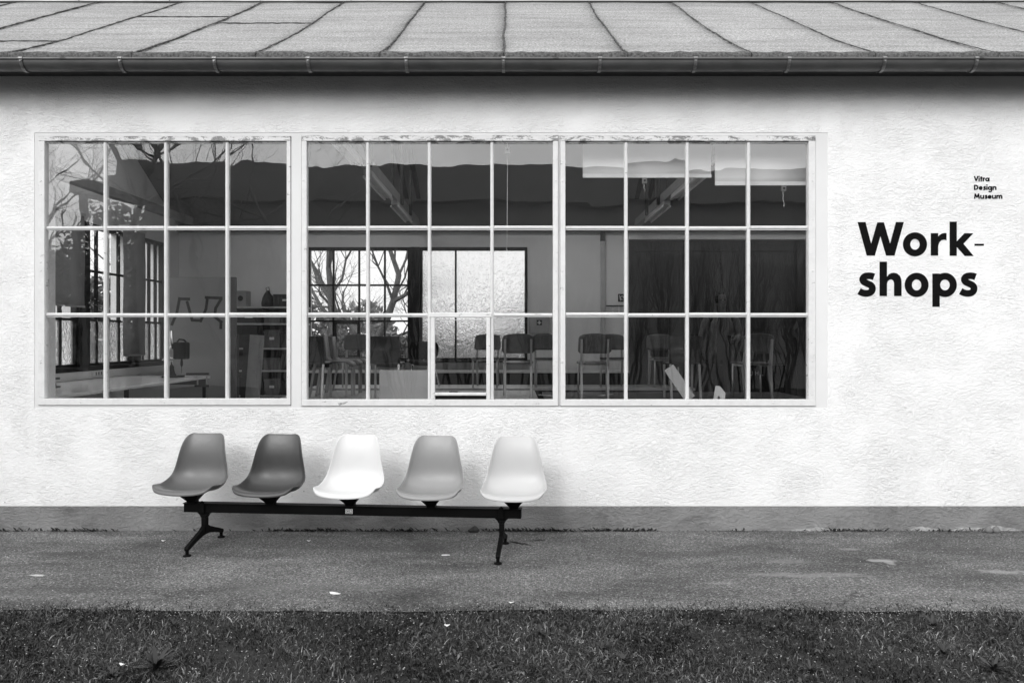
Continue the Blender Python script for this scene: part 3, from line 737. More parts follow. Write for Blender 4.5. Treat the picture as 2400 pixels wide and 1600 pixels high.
# shell
SP = [(.270,.012),(.266,.030),(.250,.042),(.215,.044),(.17,.037),(.11,.026),(.055,.015),(.0,.007),(-.055,.007),(-.105,.018),(-.145,.042),(-.178,.080),(-.197,.125),(-.205,.17),(-.208,.215),(-.213,.26),(-.223,.305),(-.236,.345),(-.25,.378),(-.259,.398),(-.265,.408)]
SW_ = [.205,.214,.220,.224,.2265,.228,.2285,.228,.2265,.2245,.221,.215,.207,.198,.188,.178,.168,.157,.143,.125,.098]
def shell_obj(mat):
    mb = MB(); nu = 28; nvp = len(SP)
    for i, ((d, z), wd) in enumerate(zip(SP, SW_)):
        a = SP[max(i-1, 0)]; b = SP[min(i+1, nvp-1)]
        tx, tz = b[0]-a[0], b[1]-a[1]; ln = math.hypot(tx, tz)
        nx, nz = tz/ln, -tx/ln            # towards the sitter: up over the seat, forward on the back
        t = i/(nvp-1)
        # how far the edge curls towards the sitter
        curl = .016+.066*math.exp(-((t-.42)/.2)**2)+.040*math.exp(-((t-.74)/.2)**2)
        fr = max(0, 1-t/.3)
        if i > nvp-4: curl *= (.8, .55, .3)[i-(nvp-3)]
        for k in range(nu+1):
            u = -1+2*k/nu; x = wd*math.sin(u*math.pi/2*.97)/math.sin(math.pi/2*.97)
            c = curl*abs(u)**2.6
            lip = -.007*max(0, (abs(u)-.86)/.14)**2
            mb.v.append((x+(.006*math.copysign(max(0, (abs(u)-.86)/.14)**2, u)), -(d+(c+lip)*nx-fr*(.045*u*u+.028*u**6)), z+(c+lip)*nz+fr*(.034*u*u)))
    for i in range(nvp-1):
        for k in range(nu):
            q = i*(nu+1)+k; mb.f.append((q, q+1, q+nu+2, q+nu+1))
    o = mb.build('seat_shell', mat, None, smooth=True)
    md = o.modifiers.new('th', 'SOLIDIFY'); md.thickness = .007; md.offset = 0
    md = o.modifiers.new('sub', 'SUBSURF'); md.levels = 2; md.render_levels = 2
    return o
shell_v = [(.115, 'mid grey seat shell'), (.048, 'dark grey seat shell'), (.66, 'white seat shell'), (.26, 'lighter mid grey seat shell'), (.50, 'pale grey seat shell')]
base_shell = None
for i in range(5):
    x = (-.995+.4975*i)*1.142*.0+(-1.128+.564*i)
    m_ = shell_mat(i, shell_v[i][0])
    if base_shell is None: o = base_shell = shell_obj(m_)
    else:
        o = base_shell.copy(); o.data = base_shell.data.copy(); o.data.materials.clear(); o.data.materials.append(m_); col.objects.link(o)
    o.parent = bench; o.location = (x, .01, .375); o.scale = (.94, .79, .95); o['label'] = shell_v[i][1]
    b = MB(); vv = []
    for (hx, hy0, hy1, z) in ((.029, -.03, .03, .3082), (.029, -.03, .03, .318), (.07, -.075, .055, .37), (.07, -.075, .055, .3765)):
        vv += [(x-hx, hy0, z), (x+hx, hy0, z), (x+hx, hy1, z), (x-hx, hy1, z)]
    ff = [(3,2,1,0), (12,13,14,15)]
    for k in range(3):
        for j in range(4): ff.append((k*4+j, k*4+(j+1) % 4, k*4+4+(j+1) % 4, k*4+4+j))
    b.add(vv, ff); b.build('seat_bracket', M['rubber'], bench)
for xl in (-1.04, 1.045):
    s = MB()
    # stem: flared under the beam, clasp on the beam front, fork into two arms
    for (z0, z1, w0, w1) in ((.225, .2425, .03, .048), (.205, .225, .019, .03), (.10, .205, .0155, .0175)):
        s.add([(xl-w0,-.022,z0),(xl+w0,-.022,z0),(xl+w0,.022,z0),(xl-w0,.022,z0),(xl-w1,-.022,z1),(xl+w1,-.022,z1),(xl+w1,.022,z1),(xl-w1,.022,z1)],
              [(0,3,2,1),(4,5,6,7),(0,1,5,4),(1,2,6,5),(2,3,7,6),(3,0,4,7)])
    s.box(xl-.016, xl+.016, -.046, -.0405, .243, .318); 
    s.tube([(xl, -.043, .315), (xl, -.043, .326)], [.011, .006], 8)
    side = [(-.262,.062),(-.268,.050),(-.262,.036),(-.24,.040),(-.14,.068),(-.05,.086),(0,.088),(.05,.086),(.14,.068),(.24,.040),(.262,.036),(.268,.050),(.262,.062),(.15,.100),(.06,.130),(.024,.150),(-.024,.150),(-.06,.130),(-.15,.100)]
    s.prism(side, 'x', xl-.014, xl+.014)
    leg = s.build('leg', M['rubber'], bench, bevel=.004)
    for sg in (-1, 1):
        f_ = MB(); yy = sg*.253
        f_.lathe([(.012, .05), (.011, .014), (.024, .010), (.027, .004), (.026, -.002)], 16, (xl, yy, 0)); o = f_.build('foot', M['rubber'], leg); smooth_by_angle(o)
st = MB(); st.box(-.026, .024, -.0335, -.0325, .256, .287); stk = st.build('sticker', M['white'], bench)
mk = MB()
for (x0, x1, z0, z1) in ((-.022, .020, .287, .290), (-.022, .020, .265, .268), (-.022, -.019, .268, .287), (.017, .020, .268, .287), (-.012, .008, .279, .283), (-.006, .012, .272, .275), (-.014, -.009, .272, .279)):
    mk.box(x0, x1, -.0339, -.03352, z0-.006, z1-.006)
mk.build('print', M['black_paint'], stk)
# ------------------------------------------------------------------ interior furniture
TZ = .70
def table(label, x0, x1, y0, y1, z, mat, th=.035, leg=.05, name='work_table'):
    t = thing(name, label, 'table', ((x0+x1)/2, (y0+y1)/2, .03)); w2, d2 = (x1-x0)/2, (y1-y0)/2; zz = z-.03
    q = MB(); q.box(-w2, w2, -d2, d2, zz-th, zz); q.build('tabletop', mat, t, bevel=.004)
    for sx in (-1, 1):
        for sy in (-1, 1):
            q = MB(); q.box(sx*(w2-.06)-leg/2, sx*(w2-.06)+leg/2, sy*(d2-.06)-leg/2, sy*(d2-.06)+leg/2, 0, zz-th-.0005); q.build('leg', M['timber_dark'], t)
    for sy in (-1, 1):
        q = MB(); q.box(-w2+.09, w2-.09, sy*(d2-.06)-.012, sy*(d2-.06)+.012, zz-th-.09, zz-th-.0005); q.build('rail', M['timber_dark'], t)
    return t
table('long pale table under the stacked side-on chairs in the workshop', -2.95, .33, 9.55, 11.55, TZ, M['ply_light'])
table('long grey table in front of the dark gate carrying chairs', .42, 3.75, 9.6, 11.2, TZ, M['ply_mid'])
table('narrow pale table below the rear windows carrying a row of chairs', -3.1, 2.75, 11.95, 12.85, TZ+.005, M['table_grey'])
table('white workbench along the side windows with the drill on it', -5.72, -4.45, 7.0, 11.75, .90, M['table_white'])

def standard_chair(label, loc, rz, group='plywood chairs standing on the tables', mat='ply_mid'):
    t = thing('plywood_chair', label, 'chair', loc, rz, group)     # front faces -y
    q = MB(); n = 10; vv = []; ff = []
    prof = [(-.235, .435), (-.225, .452), (-.19, .458), (-.05, .450), (.1, .442), (.19, .445)]
    for i, (y, z) in enumerate(prof):
        for sx in (-1, 1):
            wd = .205-.02*(i/5); vv.append((sx*wd, y, z))
    ff = [(2*i, 2*i+1, 2*i+3, 2*i+2) for i in range(5)]
    q.add(vv, ff); s = q.build('seat', M[mat], t, smooth=True); md = s.modifiers.new('s', 'SOLIDIFY'); md.thickness = .012
    # curved backrest, rounded corners
    q = MB(); rows = 9; cols_ = 12
    for r in range(rows):
        v = r/(rows-1); z = .565+.25*v; yb = .205+.06*v
        wd = .212-.012*v
        if r == 0: wd -= .03
        if r == rows-1: wd -= .05
        if r == rows-2: wd -= .012
        for c in range(cols_+1):
            u = -1+2*c/cols_; zz = z-(.012*u*u if r == rows-1 else 0)
            q.v.append((wd*u, yb+.02-.035*u*u*.8, zz))
    for r in range(rows-1):
        for c in range(cols_): a = r*(cols_+1)+c; q.f.append((a, a+1, a+cols_+2, a+cols_+1))
    s = q.build('backrest', M[mat], t, smooth=True); md = s.modifiers.new('s', 'SOLIDIFY'); md.thickness = .01
    for sx in (-1, 1):
        q = MB(); q.tube([(sx*.185, -.2, 0), (sx*.18, -.195, .43)], .0125, 8); q.build('leg', M['grey_steel'], t, smooth=True)
        q = MB(); x0, x1 = sx*.165-.014, sx*.165+.014
        q.prism([(.255, 0), (.275, 0), (.235, .40), (.272, .74), (.258, .745), (.20, .50), (.12, .435), (.14, .39)], 'x', x0, x1); q.build('leg', M['grey_steel'], t)
        q = MB(); q.box(sx*.165-.012, sx*.165+.012, -.19, .15, .405, .432); q.build('side_rail', M['grey_steel'], t)
    q = MB(); q.box(-.175, .175, -.198, -.175, .405, .43); q.build('front_rail', M['grey_steel'], t)
    return t
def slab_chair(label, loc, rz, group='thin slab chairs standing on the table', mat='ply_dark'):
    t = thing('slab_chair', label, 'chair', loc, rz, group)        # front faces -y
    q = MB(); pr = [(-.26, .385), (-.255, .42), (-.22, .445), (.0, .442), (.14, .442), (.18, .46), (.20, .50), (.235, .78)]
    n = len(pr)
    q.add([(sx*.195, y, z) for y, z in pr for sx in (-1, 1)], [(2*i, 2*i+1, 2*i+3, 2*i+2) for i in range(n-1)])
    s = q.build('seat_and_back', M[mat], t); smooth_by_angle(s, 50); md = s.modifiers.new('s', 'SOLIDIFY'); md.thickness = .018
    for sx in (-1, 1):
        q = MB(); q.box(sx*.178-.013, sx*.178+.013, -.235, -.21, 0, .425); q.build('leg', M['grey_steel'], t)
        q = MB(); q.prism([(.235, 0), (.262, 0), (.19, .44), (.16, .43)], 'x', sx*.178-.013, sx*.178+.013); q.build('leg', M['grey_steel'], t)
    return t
def ch(x, y): return (px(x, y), y, TZ)
slab_chair('dark slab chair seen from behind beside the side-on chairs', ch(732, 9.95), R(180))
for i, (yy, xx) in enumerate(((10.35, 778), (10.85, 798), (11.3, 815))):
    slab_chair(('pale-legged slab chair turned sideways, first of three in a row', 'slab chair turned sideways, middle of three in a row', 'slab chair turned sideways, last of three in a row by the rear window')[i], (px(xx, yy), yy, TZ), R(90), mat='ply_mid')
slab_chair('dark slab chair seen from behind above the grey board', ch(906, 9.95), R(180))
standard_chair('plywood chair seen from behind beside the opening vent', ch(1214, 10.35), R(180))
standard_chair('plywood chair seen from behind below the wall pipe', ch(1391, 10.2), R(178))
slab_chair('dark slab chair with steel legs in front of the dark gate', ch(1598, 10.0), R(180))
standard_chair('plywood chair seen from behind in front of the person', ch(1762, 10.1), R(182))
def chb(x): return (px(x, 12.4), 12.35, TZ+.005)
standard_chair('plywood chair facing the room below the clear rear panes', chb(836), R(6))
standard_chair('plywood chair facing the room below the rippled glass', chb(1140), R(-4))
standard_chair('plywood chair facing the room under the first aid cabinet', chb(1282), R(3))
standard_chair('plywood chair facing the room under the hose reel sign', chb(1434), R(-3))
standard_chair('plywood chair facing the room at the edge of the gate', chb(1553), R(4))
# black lounge chair with chromed legs
t = thing('lounge_chair', 'black chair with rounded back and chromed legs below the rear windows', 'chair', chb(994), R(5))
def pad(w_, h_, d_, c, tilt, name):
    q = MB(); q.lathe([(0.02, -.5), (.6, -.5), (.9, -.42), (1, 0), (.9, .42), (.6, .5), (.02, .5)], 24)
    vv = []
    for x, y, z in q.v:
        a = math.atan2(y, x); r = math.hypot(x, y); k = r*(1/ (abs(math.cos(a))**4+abs(math.sin(a))**4)**.25)
        X, Z = k*math.cos(a)*w_/2, k*math.sin(a)*h_/2; Yv = z*d_-.05*(X/(w_/2))**2
        p = Vector((X, Yv, Z)); p.rotate(Matrix.Rotation(tilt, 3, 'X')); vv.append((p.x+c[0], p.y+c[1], p.z+c[2]))
    q.v = vv; return q.build(name, M['rubber'], t, smooth=True)
pad(.46, .28, .02, (0, .2, .56), R(-12), 'backrest'); pad(.5, .42, .02, (0, -.02, .36), R(-82), 'seat')
for sx in (-1, 1):
    q = MB(); q.tube([(sx*.24, -.22, .0), (sx*.17, -.17, .33), (sx*.17, .1, .335), (sx*.25, .25, .0)], .009, 8); q.build('leg', M['chrome'], t, smooth=True)
q = MB(); q.tube([(0, -.1, .34), (0, .12, .33), (0, .22, .42), (0, .225, .55)], .009, 8); q.build('spine', M['chrome'], t, smooth=True)
q = MB(); q.tube([(-.165, .0, .336), (.165, .0, .336)], .009, 8); q.build('cross_tube', M['chrome'], t, smooth=True)

# low shelf unit below the rear windows
q = MB(); q.box(bx0-.1, 2.0, BY-.45, BY-.13, .86, .89)
tl = thing('low_shelf', 'long low white-edged shelf under the rear windows', 'shelf', (-.8, BY-.3, .03))
for (x0, x1, z0, z1, mt) in ((-2.9, 2.8, .83, .865, 'white'), (-2.9, 2.8, .02, .06, 'timber_dark')):
    q = MB(); q.box(x0, x1, -.2, .16, z0, z1); q.build('board', M[mt], tl)
for x0 in (-2.9, -1.3, .3, 1.7, 2.77):
    q = MB(); q.box(x0, x0+.03, -.19, .15, .061, .829); q.build('divider', M['timber_dark'], tl)
q = MB(); q.box(-2.86, 2.76, .16, .165, .06, .83); q.build('back_panel', M['timber_dark'], tl)
def crate(label, x0, x1, y0, y1, z0, z1, mat, name='box', cat='box', group=None, handle=True):
    t = thing(name, label, cat, ((x0+x1)/2, (y0+y1)/2, z0), 0, group); w2, d2, h = (x1-x0)/2, (y1-y0)/2, z1-z0
    q = MB(); q.box(-w2, w2, -d2, d2, 0, h*.86); q.build('body', M[mat], t, bevel=.004)
    q = MB(); q.box(-w2-.006, w2+.006, -d2-.006, d2+.006, h*.861, h); q.build('lid', M[mat], t, bevel=.003)
    if handle:
        q = MB(); q.box(-w2*.3, w2*.3, -d2-.004, -d2-.0005, h*.45, h*.6); q.build('label_slot', M['white'], t)
    return t
crate('dark drawer box on the low shelf behind the vent', px(1053, 13.6), px(1107, 13.6), 13.55, 13.9, .09, .34, 'box_grey', 'drawer_box')
# first aid cabinet
fx0, fx1 = px(1240, BY), px(1287, BY); fz0, fz1 = pz(782, BY), pz(743, BY)
t = thing('first_aid_cabinet', 'pale wall cabinet with a white cross on a dark square', 'cabinet', ((fx0+fx1)/2, BY-.06, fz0))
q = MB(); q.box(-.18, .18, -.06, .058, 0, fz1-fz0); q.build('body', plain('cabinet_paint', .42, .5), t, bevel=.003)
q = MB(); q.box(-.17, .17, -.067, -.0605, .01, fz1-fz0-.01); q.build('door', plain('cabinet_paint', .42, .5), t)
q = MB(); q.box(-.045, .045, -.069, -.0675, .15, .24); s = q.build('sign_plate', M['gate'], t)
q = MB(); q.box(-.011, .011, -.0705, -.0692, .162, .228); q.box(-.033, -.0112, -.0705, -.0692, .184, .206); q.box(.0112, .033, -.0705, -.0692, .184, .206); q.build('cross', M['white'], s)
# hose reel sign
hx, hz = px(1457, BY), pz(698, BY)
t = thing('hose_sign', 'small dark square sign with a white hose symbol on the rear wall', 'sign', (hx, BY-.004, hz))
q = MB(); q.box(-.065, .065, -.004, .0035, -.07, .07); q.build('plate', M['gate'], t)
q = MB(); q.tube([(.03*math.cos(a*.35)-.0+.004*a*.3, -.006, .035*math.sin(a*.35)) for a in range(14)], .006, 6); q.tube([(-.04, -.006, .05), (-.02, -.006, -.05)], .006, 6); q.build('hose_symbol', M['white'], t)
# wall pipe
t = thing('wall_pipe', 'pale vertical cable duct with a dark bracket on the rear wall', 'pipe', (px(1412, BY), BY-.035, .03))
q = MB(); q.box(-.035, .035, -.03, .034, 0, pz(566, BY)-.03); q.build('duct', plain('duct_paint', .5, .5), t)
q = MB(); q.box(-.04, .04, -.036, .03, pz(566, BY)-.029, 3.29); q.build('bracket', M['timber_dark'], t)
# noticeboard rail with papers
t = thing('tool_rail', 'dark rail with small papers fixed on the rear wall', 'rail', (px(1443, BY), BY-.02, pz(718, BY)))
q = MB(); q.box(-.17, .17, -.015, .019, 0, .02); q.build('rail', M['timber_dark'], t)
for i in range(3):
    q = MB(); q.box(-.15+.11*i, -.07+.11*i, -.004, -.002, -.11, -.002); q.build('paper', plain('paper', .6, .7), t)

# batten lights hung on the tie beams
for X, y0 in ((-1.67, 7.0), (-1.67, 9.2), (-1.67, 11.3), (2.2, 7.0), (2.2, 9.2), (2.2, 11.3)):
    t = thing('batten_light', 'unlit tube light on the beam %s, %s' % ('above the side-on chairs' if X < 0 else 'before the dark gate', {7.0: 'close to the front windows', 9.2: 'in mid-room', 11.3: 'close to the rear wall'}[y0]), 'light', (X, y0+.8, 3.405), 0, 'unlit tube lights under the tie beams')
    q = MB(); q.box(-.045, .045, -.8, .8, -.055, -.0005); q.build('housing', plain('lamp_housing', .6, .4), t)
    q = MB(); q.tube([(-.05, -.76, -.075), (-.05, .76, -.075)], .016, 10); q.build('tube', plain('lamp_tube', .8, .3), t, smooth=True)
    q = MB(); q.tube([(.05, -.76, -.075), (.05, .76, -.075)], .016, 10); q.build('tube', plain('lamp_tube', .8, .3), t, smooth=True)

# roller blinds inside the front windows
def blind(label, x0, x1, ztop, zbot, Y, mat, name='roller_blind', pull=None, string=0, axis='x'):
    t = thing(name, label, 'blind', ((x0+x1)/2, Y, zbot), 0 if axis == 'x' else R(90)); w2 = (x1-x0)/2; h = ztop-zbot
    q = MB(); n = 8
    for i in range(n+1):
        z = h*i/n; q.v += [(-w2, .006*math.sin(i*.9), z), (w2, .006*math.sin(i*.9+.4), z)]
    q.f = [(2*i, 2*i+1, 2*i+3, 2*i+2) for i in range(n)]
    s = q.build('cloth', mat, t, smooth=True); md = s.modifiers.new('s', 'SOLIDIFY'); md.thickness = .0015
    q = MB(); q.box(-w2, w2, -.006, .008, -.012, .016); q.build('bottom_bar', mat, t)
    q = MB(); q.tube([(-w2-.02, .02, h), (w2+.02, .02, h)], .025, 12); q.build('roller', M['white'], t, smooth=True)
    if pull is not None:
        q = MB(); q.box(pull-.018, pull+.018, -.014, .014, -.06, -.013); q.build('pull', M['box_grey'], t, bevel=.003)
        q = MB(); q.tube([(pull, -.015, -.037), (pull, -.0165, -.037)], .008, 10); q.build('pull_eye', M['rubber'], t)
        if string:
            rr = random.Random(4); q = MB(); q.tube([(pull+(rr.uniform(-.006, .006) if string < .3 else 0), 0, -.06-string*k/8) for k in range(9)], .0018, 5); q.build('string', M['blind'], t)
    return t
BYI = 6.24
blind('white roller blind partly lowered beside the middle window', px(1366, BYI), px(1667, BYI), 3.13, pz(413, BYI), BYI, M['blind'], pull=px(1510, BYI)-px(1516, BYI), string=.06)
blind('white roller blind hanging slightly lower with a frayed cord', px(1676, BYI), px(1893, BYI), 3.13, pz(431, BYI), BYI, M['blind'], pull=px(1836, BYI)-px(1784, BYI), string=.12)
tb = thing('blind_pull', 'small white blind pull box on a long cord at the middle window', 'cord', (px(1189, BYI), BYI, pz(358, BYI)))
q = MB(); q.box(-.022, .022, -.014, .014, 0, .042); q.build('pull', M['white'], tb, bevel=.003)
q = MB(); q.tube([(0, -.0145, .02), (0, -.016, .02)], .008, 10); q.build('pull_eye', M['box_grey'], tb)
q = MB(); q.tube([(0, 0, 0), (0, 0, -.35), (-.003, 0, -.72), (-.006, 0, -.75), (.002, 0, -.78)], .0022, 5); q.build('string', M['blind'], tb)
q = MB(); q.tube([(0, 0, .042), (0, 0, 3.1-pz(358, BYI))], .002, 5); q.build('cord', M['blind'], tb)
# grey blinds on the side windows
blind('grey roller blind ending above the frosted panes', -10.79, -9.98, 3.12, pz(717, 10.5), 0, M['blind_grey'], axis='y')
b1 = bpy.data.objects[[o.name for o in bpy.data.objects if o.name.startswith('roller_blind')][-1]]
for o in list(bpy.data.objects):
    if o.name.startswith('roller_blind') and o.get('label', '').startswith('grey'): b1 = o
b1.location = (IL+.12, 10.37, b1.location.z)
blind('long grey roller blind reaching almost to the window board', -.36, .36, 3.12, pz(832, 12.2), 0, M['blind_grey'], axis='y')
for o in list(bpy.data.objects):
    if o.get('label', '').startswith('long grey roller'): o.location = (IL+.12, 12.2, o.location.z)

# grey board in the middle window
t = thing('leaning_board', 'flat grey board standing on the sill of the middle window', 'board', (px(945, 6.25), 6.25, OZ0+.004), 0)
t.rotation_euler = (R(-3), 0, 0)
q = MB(); w2 = (px(1002, 6.25)-px(889, 6.25))/2; hb = pz(867, 6.25)-OZ0-.004; q.box(-w2, w2, 0, .018, 0, hb); q.build('panel', M['board'], t, bevel=.002)
q = MB(); q.box(-w2, w2, .0185, .03, .0, hb); q.build('backing', M['ply_light'], t)

# tall panel with tape zigzag
PY = 12.0; p0, p1 = px(392, PY), px(552, PY); ptop = pz(649, PY)
t = thing('display_panel', 'tall grey panel with dark tape zigzag behind the drill', 'panel', ((p0+p1)/2, PY, .03))
w2 = (p1-p0)/2
q = MB(); q.box(-w2, w2-.1, 0, .05, 0, ptop-.03); q.build('face', plain('panel_paint', .30, .6, var=.08, scale=2), t)
q = MB(); q.box(w2-.1, w2, .012, .06, 0, ptop-.03); q.build('edge_strip', plain('panel_edge', .12, .6), t)
def ptp(cx, cy):   # crop coords of the panel photo -> local x, z
    sx, sy = 370+cx/4.612, 620+cy/4.612; return (px(sx, PY)-(p0+p1)/2, pz(sy, PY)-.03)
tapes = [[(235,360),(205,520),(150,650)],[(225,370),(340,372)],[(315,400),(370,600)],[(365,600),(470,605)],[(460,615),(520,480),(535,360)],[(515,355),(690,362)],[(685,370),(625,470),(615,550)],[(610,560),(690,625)],[(682,610),(680,690)]]
for i, pth in enumerate(tapes):
    P_ = [Vector(ptp(*c)) for c in pth]; q = MB(); wdt = .042
    for a, b in zip(P_, P_[1:]):
        d = (b-a).normalized(); nn = Vector((-d.y, d.x))*wdt/2; e = d*.01
        q.prism([tuple(a-e+nn), tuple(b+e+nn), tuple(b+e-nn), tuple(a-e-nn)], 'y', -.0012-.0002*i, -.0002)
    q.build('tape', M['gate'], t)

# drill press on the white workbench
DY = 11.3; dx = px(405, DY)
t = thing('drill_press', 'bench drill with chromed column and black motor head', 'drill', (dx, DY, .90))
q = MB(); q.prism([(-.1,-.14),(.12,-.14),(.12,.12),(-.1,.12)], 'z', 0, .025); q.lathe([(.07, .025), (.05, .06), (.035, .12), (.035, .16)], 16, (-.02, 0, 0)); smooth_by_angle(q.build('base', M['black_steel'], t))
q = MB(); q.tube([(-.02, 0, .12), (-.02, 0, .66)], .024, 14); q.build('column', M['chrome'], t, smooth=True)
q = MB(); q.box(.035, .21, -.09, .09, .26, .50); q.build('motor_head', M['rubber'], t, bevel=.02)
q = MB(); q.box(-.055, .034, -.05, .05, .24, .40); q.build('carriage', M['grey_steel'], t, bevel=.006)
q = MB(); q.tube([(.06, 0, .50), (.09, 0, .54), (.16, 0, .53), (.19, 0, .50)], .012, 8); q.build('grip', M['rubber'], t, smooth=True)
q = MB(); q.lathe([(.012, .26), (.018, .22), (.018, .18), (.008, .15), (.004, .15), (.003, .06)], 12, (.125, 0, 0)); q.build('chuck', M['black_steel'], t, smooth=True)
for k in range(3):
    a = R(100+120*k); q = MB(); q.tube([(-.06, -.05, .3), (-.06+.09*math.cos(a), -.055, .3+.09*math.sin(a))], .005, 6); q.build('feed_handle', M['chrome'], t)
q = MB(); q.tube([(-.055, -.03, .38), (-.1, -.04, .3), (-.09, -.04, .15), (-.05, -.06, .08)], .006, 6); q.build('cable', M['rubber'], t, smooth=True)
# clamp at the corner of the bench
cx_ = -4.44
t = thing('bar_clamp', 'black bar clamp gripping the end of the white workbench', 'clamp', (cx_, 11.4, .9))
q = MB(); q.box(-.22, .1, -.02, .02, .03, .06); q.box(-.1, .1, -.02, .02, -.14, -.11); q.build('jaw', M['black_steel'], t, bevel=.004)
q = MB(); q.box(.06, .08, -.008, .008, -.45, .06); q.build('bar', M['grey_steel'], t)
q = MB(); q.tube([(-.06, 0, -.11), (-.06, 0, -.037)], .012, 8); q.tube([(-.1, 0, .0305), (-.1, 0, .001)], .018, 8); q.build('screw', M['grey_steel'], t)
# planks stacked on the bench
rr = random.Random(11)
for i in range(6):
    z = .90+.0225*i; t = thing('plank', ('lowest', 'second lowest', 'third lowest', 'third highest', 'second highest', 'topmost')[i]+' rough plank of the pile on the white workbench', 'plank', (-5.1+rr.uniform(-.03, .03), 7.9, z+.0005), R(rr.uniform(-4, 4)), 'planks piled on the workbench')
    q = MB(); n = 8; q.box(-.16+rr.uniform(-.02, .02), .16+rr.uniform(-.02, .02), -.7, .7+rr.uniform(-.15, .1), 0, .022); q.build('board', M['ply_mid' if i % 2 else 'timber_dark'], t)
# power socket strip
t = thing('socket_strip', 'white triple socket strip on the duct above the workbench', 'socket', (IL+.161, 11.0, .97))
q = MB(); q.box(0, .03, -.14, .14, -.035, .035); q.build('body', M['white'], t, bevel=.003)
for k in range(3):
    q = MB(); q.box(.0302, .032, -.08+.07*k, -.05+.07*k, -.022, .022); q.build('socket', M['box_grey'], t)

# shelving with boxes against the rear wall
SX0, SX1 = px(552, 13.7), px(716, 13.7)
t = thing('shelf_unit', 'tall open shelf unit with pale shelf edges beside the grey panel', 'shelf', ((SX0+SX1)/2, 13.8, .03))
w2 = (SX1-SX0)/2; zsh = [.1, .48, pz(867, 13.6), pz(815, 13.6), pz(757, 13.6), pz(718, 13.6)]
for z in zsh:
    q = MB(); q.box(-w2, w2, -.22, .22, z-.06, z-.03); q.build('shelf_board', plain('shelf_edge', .5, .5), t)
for x in (-w2, -.12, w2-.02):
    for za, zb in zip(zsh, zsh[1:]):
        q = MB(); q.box(x, x+.02, -.2, .2, za-.0295, zb-.0605); q.build('upright', M['timber_dark'], t)
q = MB(); q.box(-w2, w2, .221, .235, 0, zsh[-1]-.03); q.build('back_panel', M['timber_dark'], t)
for x in (-w2+.02, w2-.06):
    q = MB(); q.box(x, x+.04, -.18, .18, -.0, zsh[0]-.0605); q.build('foot', M['timber_dark'], t)
SC = (SX0+SX1)/2
k = 0
adj = ['lowest', 'second', 'third', 'fourth', 'fifth']
for li, za in enumerate(zsh[:-1]):
    room = zsh[li+1]-za-.04; x = SX0+.05
    spots = [(SX0+.03, SC-.13), (SC-.09, SC+.18), (SC+.2, SX1-.03)]
    for j, (xa, xb) in enumerate(spots):
        if xb-xa < .1: continue
        crate('%s box %s the shelf unit, %s shelf from the floor' % (('dark', 'grey', 'black')[j], ('on the panel side of', 'in the middle of', 'at the open end of')[j], adj[li]), xa, xb, 13.62, 13.95, za+.0005, za+room*(.6, .8, .7)[(li+j) % 3], ('box_dark', 'box_grey', 'box_dark')[j], 'storage_box', 'box', None, (li+j) % 2 == 0)
zt = zsh[-1]+.0005
# speaker with round hole, dark case, cloth bag on top
t = thing('speaker_box', 'pale box with a round black hole on top of the shelf unit', 'speaker', (px(562, 13.6), 13.75, zt))
q = MB(); q.box(-.1, .1, -.12, .12, 0, .27); q.build('body', plain('speaker_paint', .3, .5), t, bevel=.004)
q = MB(); q.tube([(0, -.1225, .14), (0, -.1205, .14)], .045, 20); q.build('hole', M['rubber'], t)
crate('long dark case on top of the shelf unit', px(638, 13.6), px(700, 13.6), 13.65, 13.9, zt, zt+.21, 'box_dark', 'case', 'case')
t = thing('cloth_bag', 'crumpled dark bag beside the case on the shelf unit', 'bag', (px(622, 13.6), 13.75, zt))
q = MB(); q.lathe([(.02, 0), (.11, .0), (.13, .06), (.10, .15), (.05, .23), (.03, .27), (.01, .28)], 14)
q.v = [(x*(1+.18*math.sin(z*40+x*30)), y*(1+.15*math.cos(z*33+y*25)), z) for x, y, z in q.v]; q.build('sack', M['box_dark'], t, smooth=True)
q = MB(); q.tube([(-.02, 0, .26), (-.04, 0, .32), (.01, 0, .34), (.03, 0, .26)], .008, 6); q.build('strap', M['box_grey'], t)
# leaning planks in front of the shelf
def lean(label, x, Y, wd, length, rx, ry, mat, name='leaning_plank', z=.03):
    t = thing(name, label, 'plank', (x, Y, z)); t.rotation_euler = (R(rx), R(ry), 0)
    q = MB(); q.box(-wd/2, wd/2, 0, .02, 0, length); q.build('board', M[mat], t, bevel=.002); return t
lean('pale plywood offcut leaning against the shelf unit', px(586, 12.6), 12.6, .23, 1.48, -4, 3, 'ply_light')
lean('narrow pale batten leaning at the foot of the shelf unit', px(612, 12.35), 12.35, .11, .95, -9, -12, 'ply_light')
lean('dark board leaning beside the pale plywood offcut', px(566, 12.75), 12.75, .1, 1.4, -4, 2, 'ply_dark')
lean('brown board leaning between panel and plywood offcut', px(556, 12.5), 12.45, .08, 1.5, -3, -1, 'ply_mid')
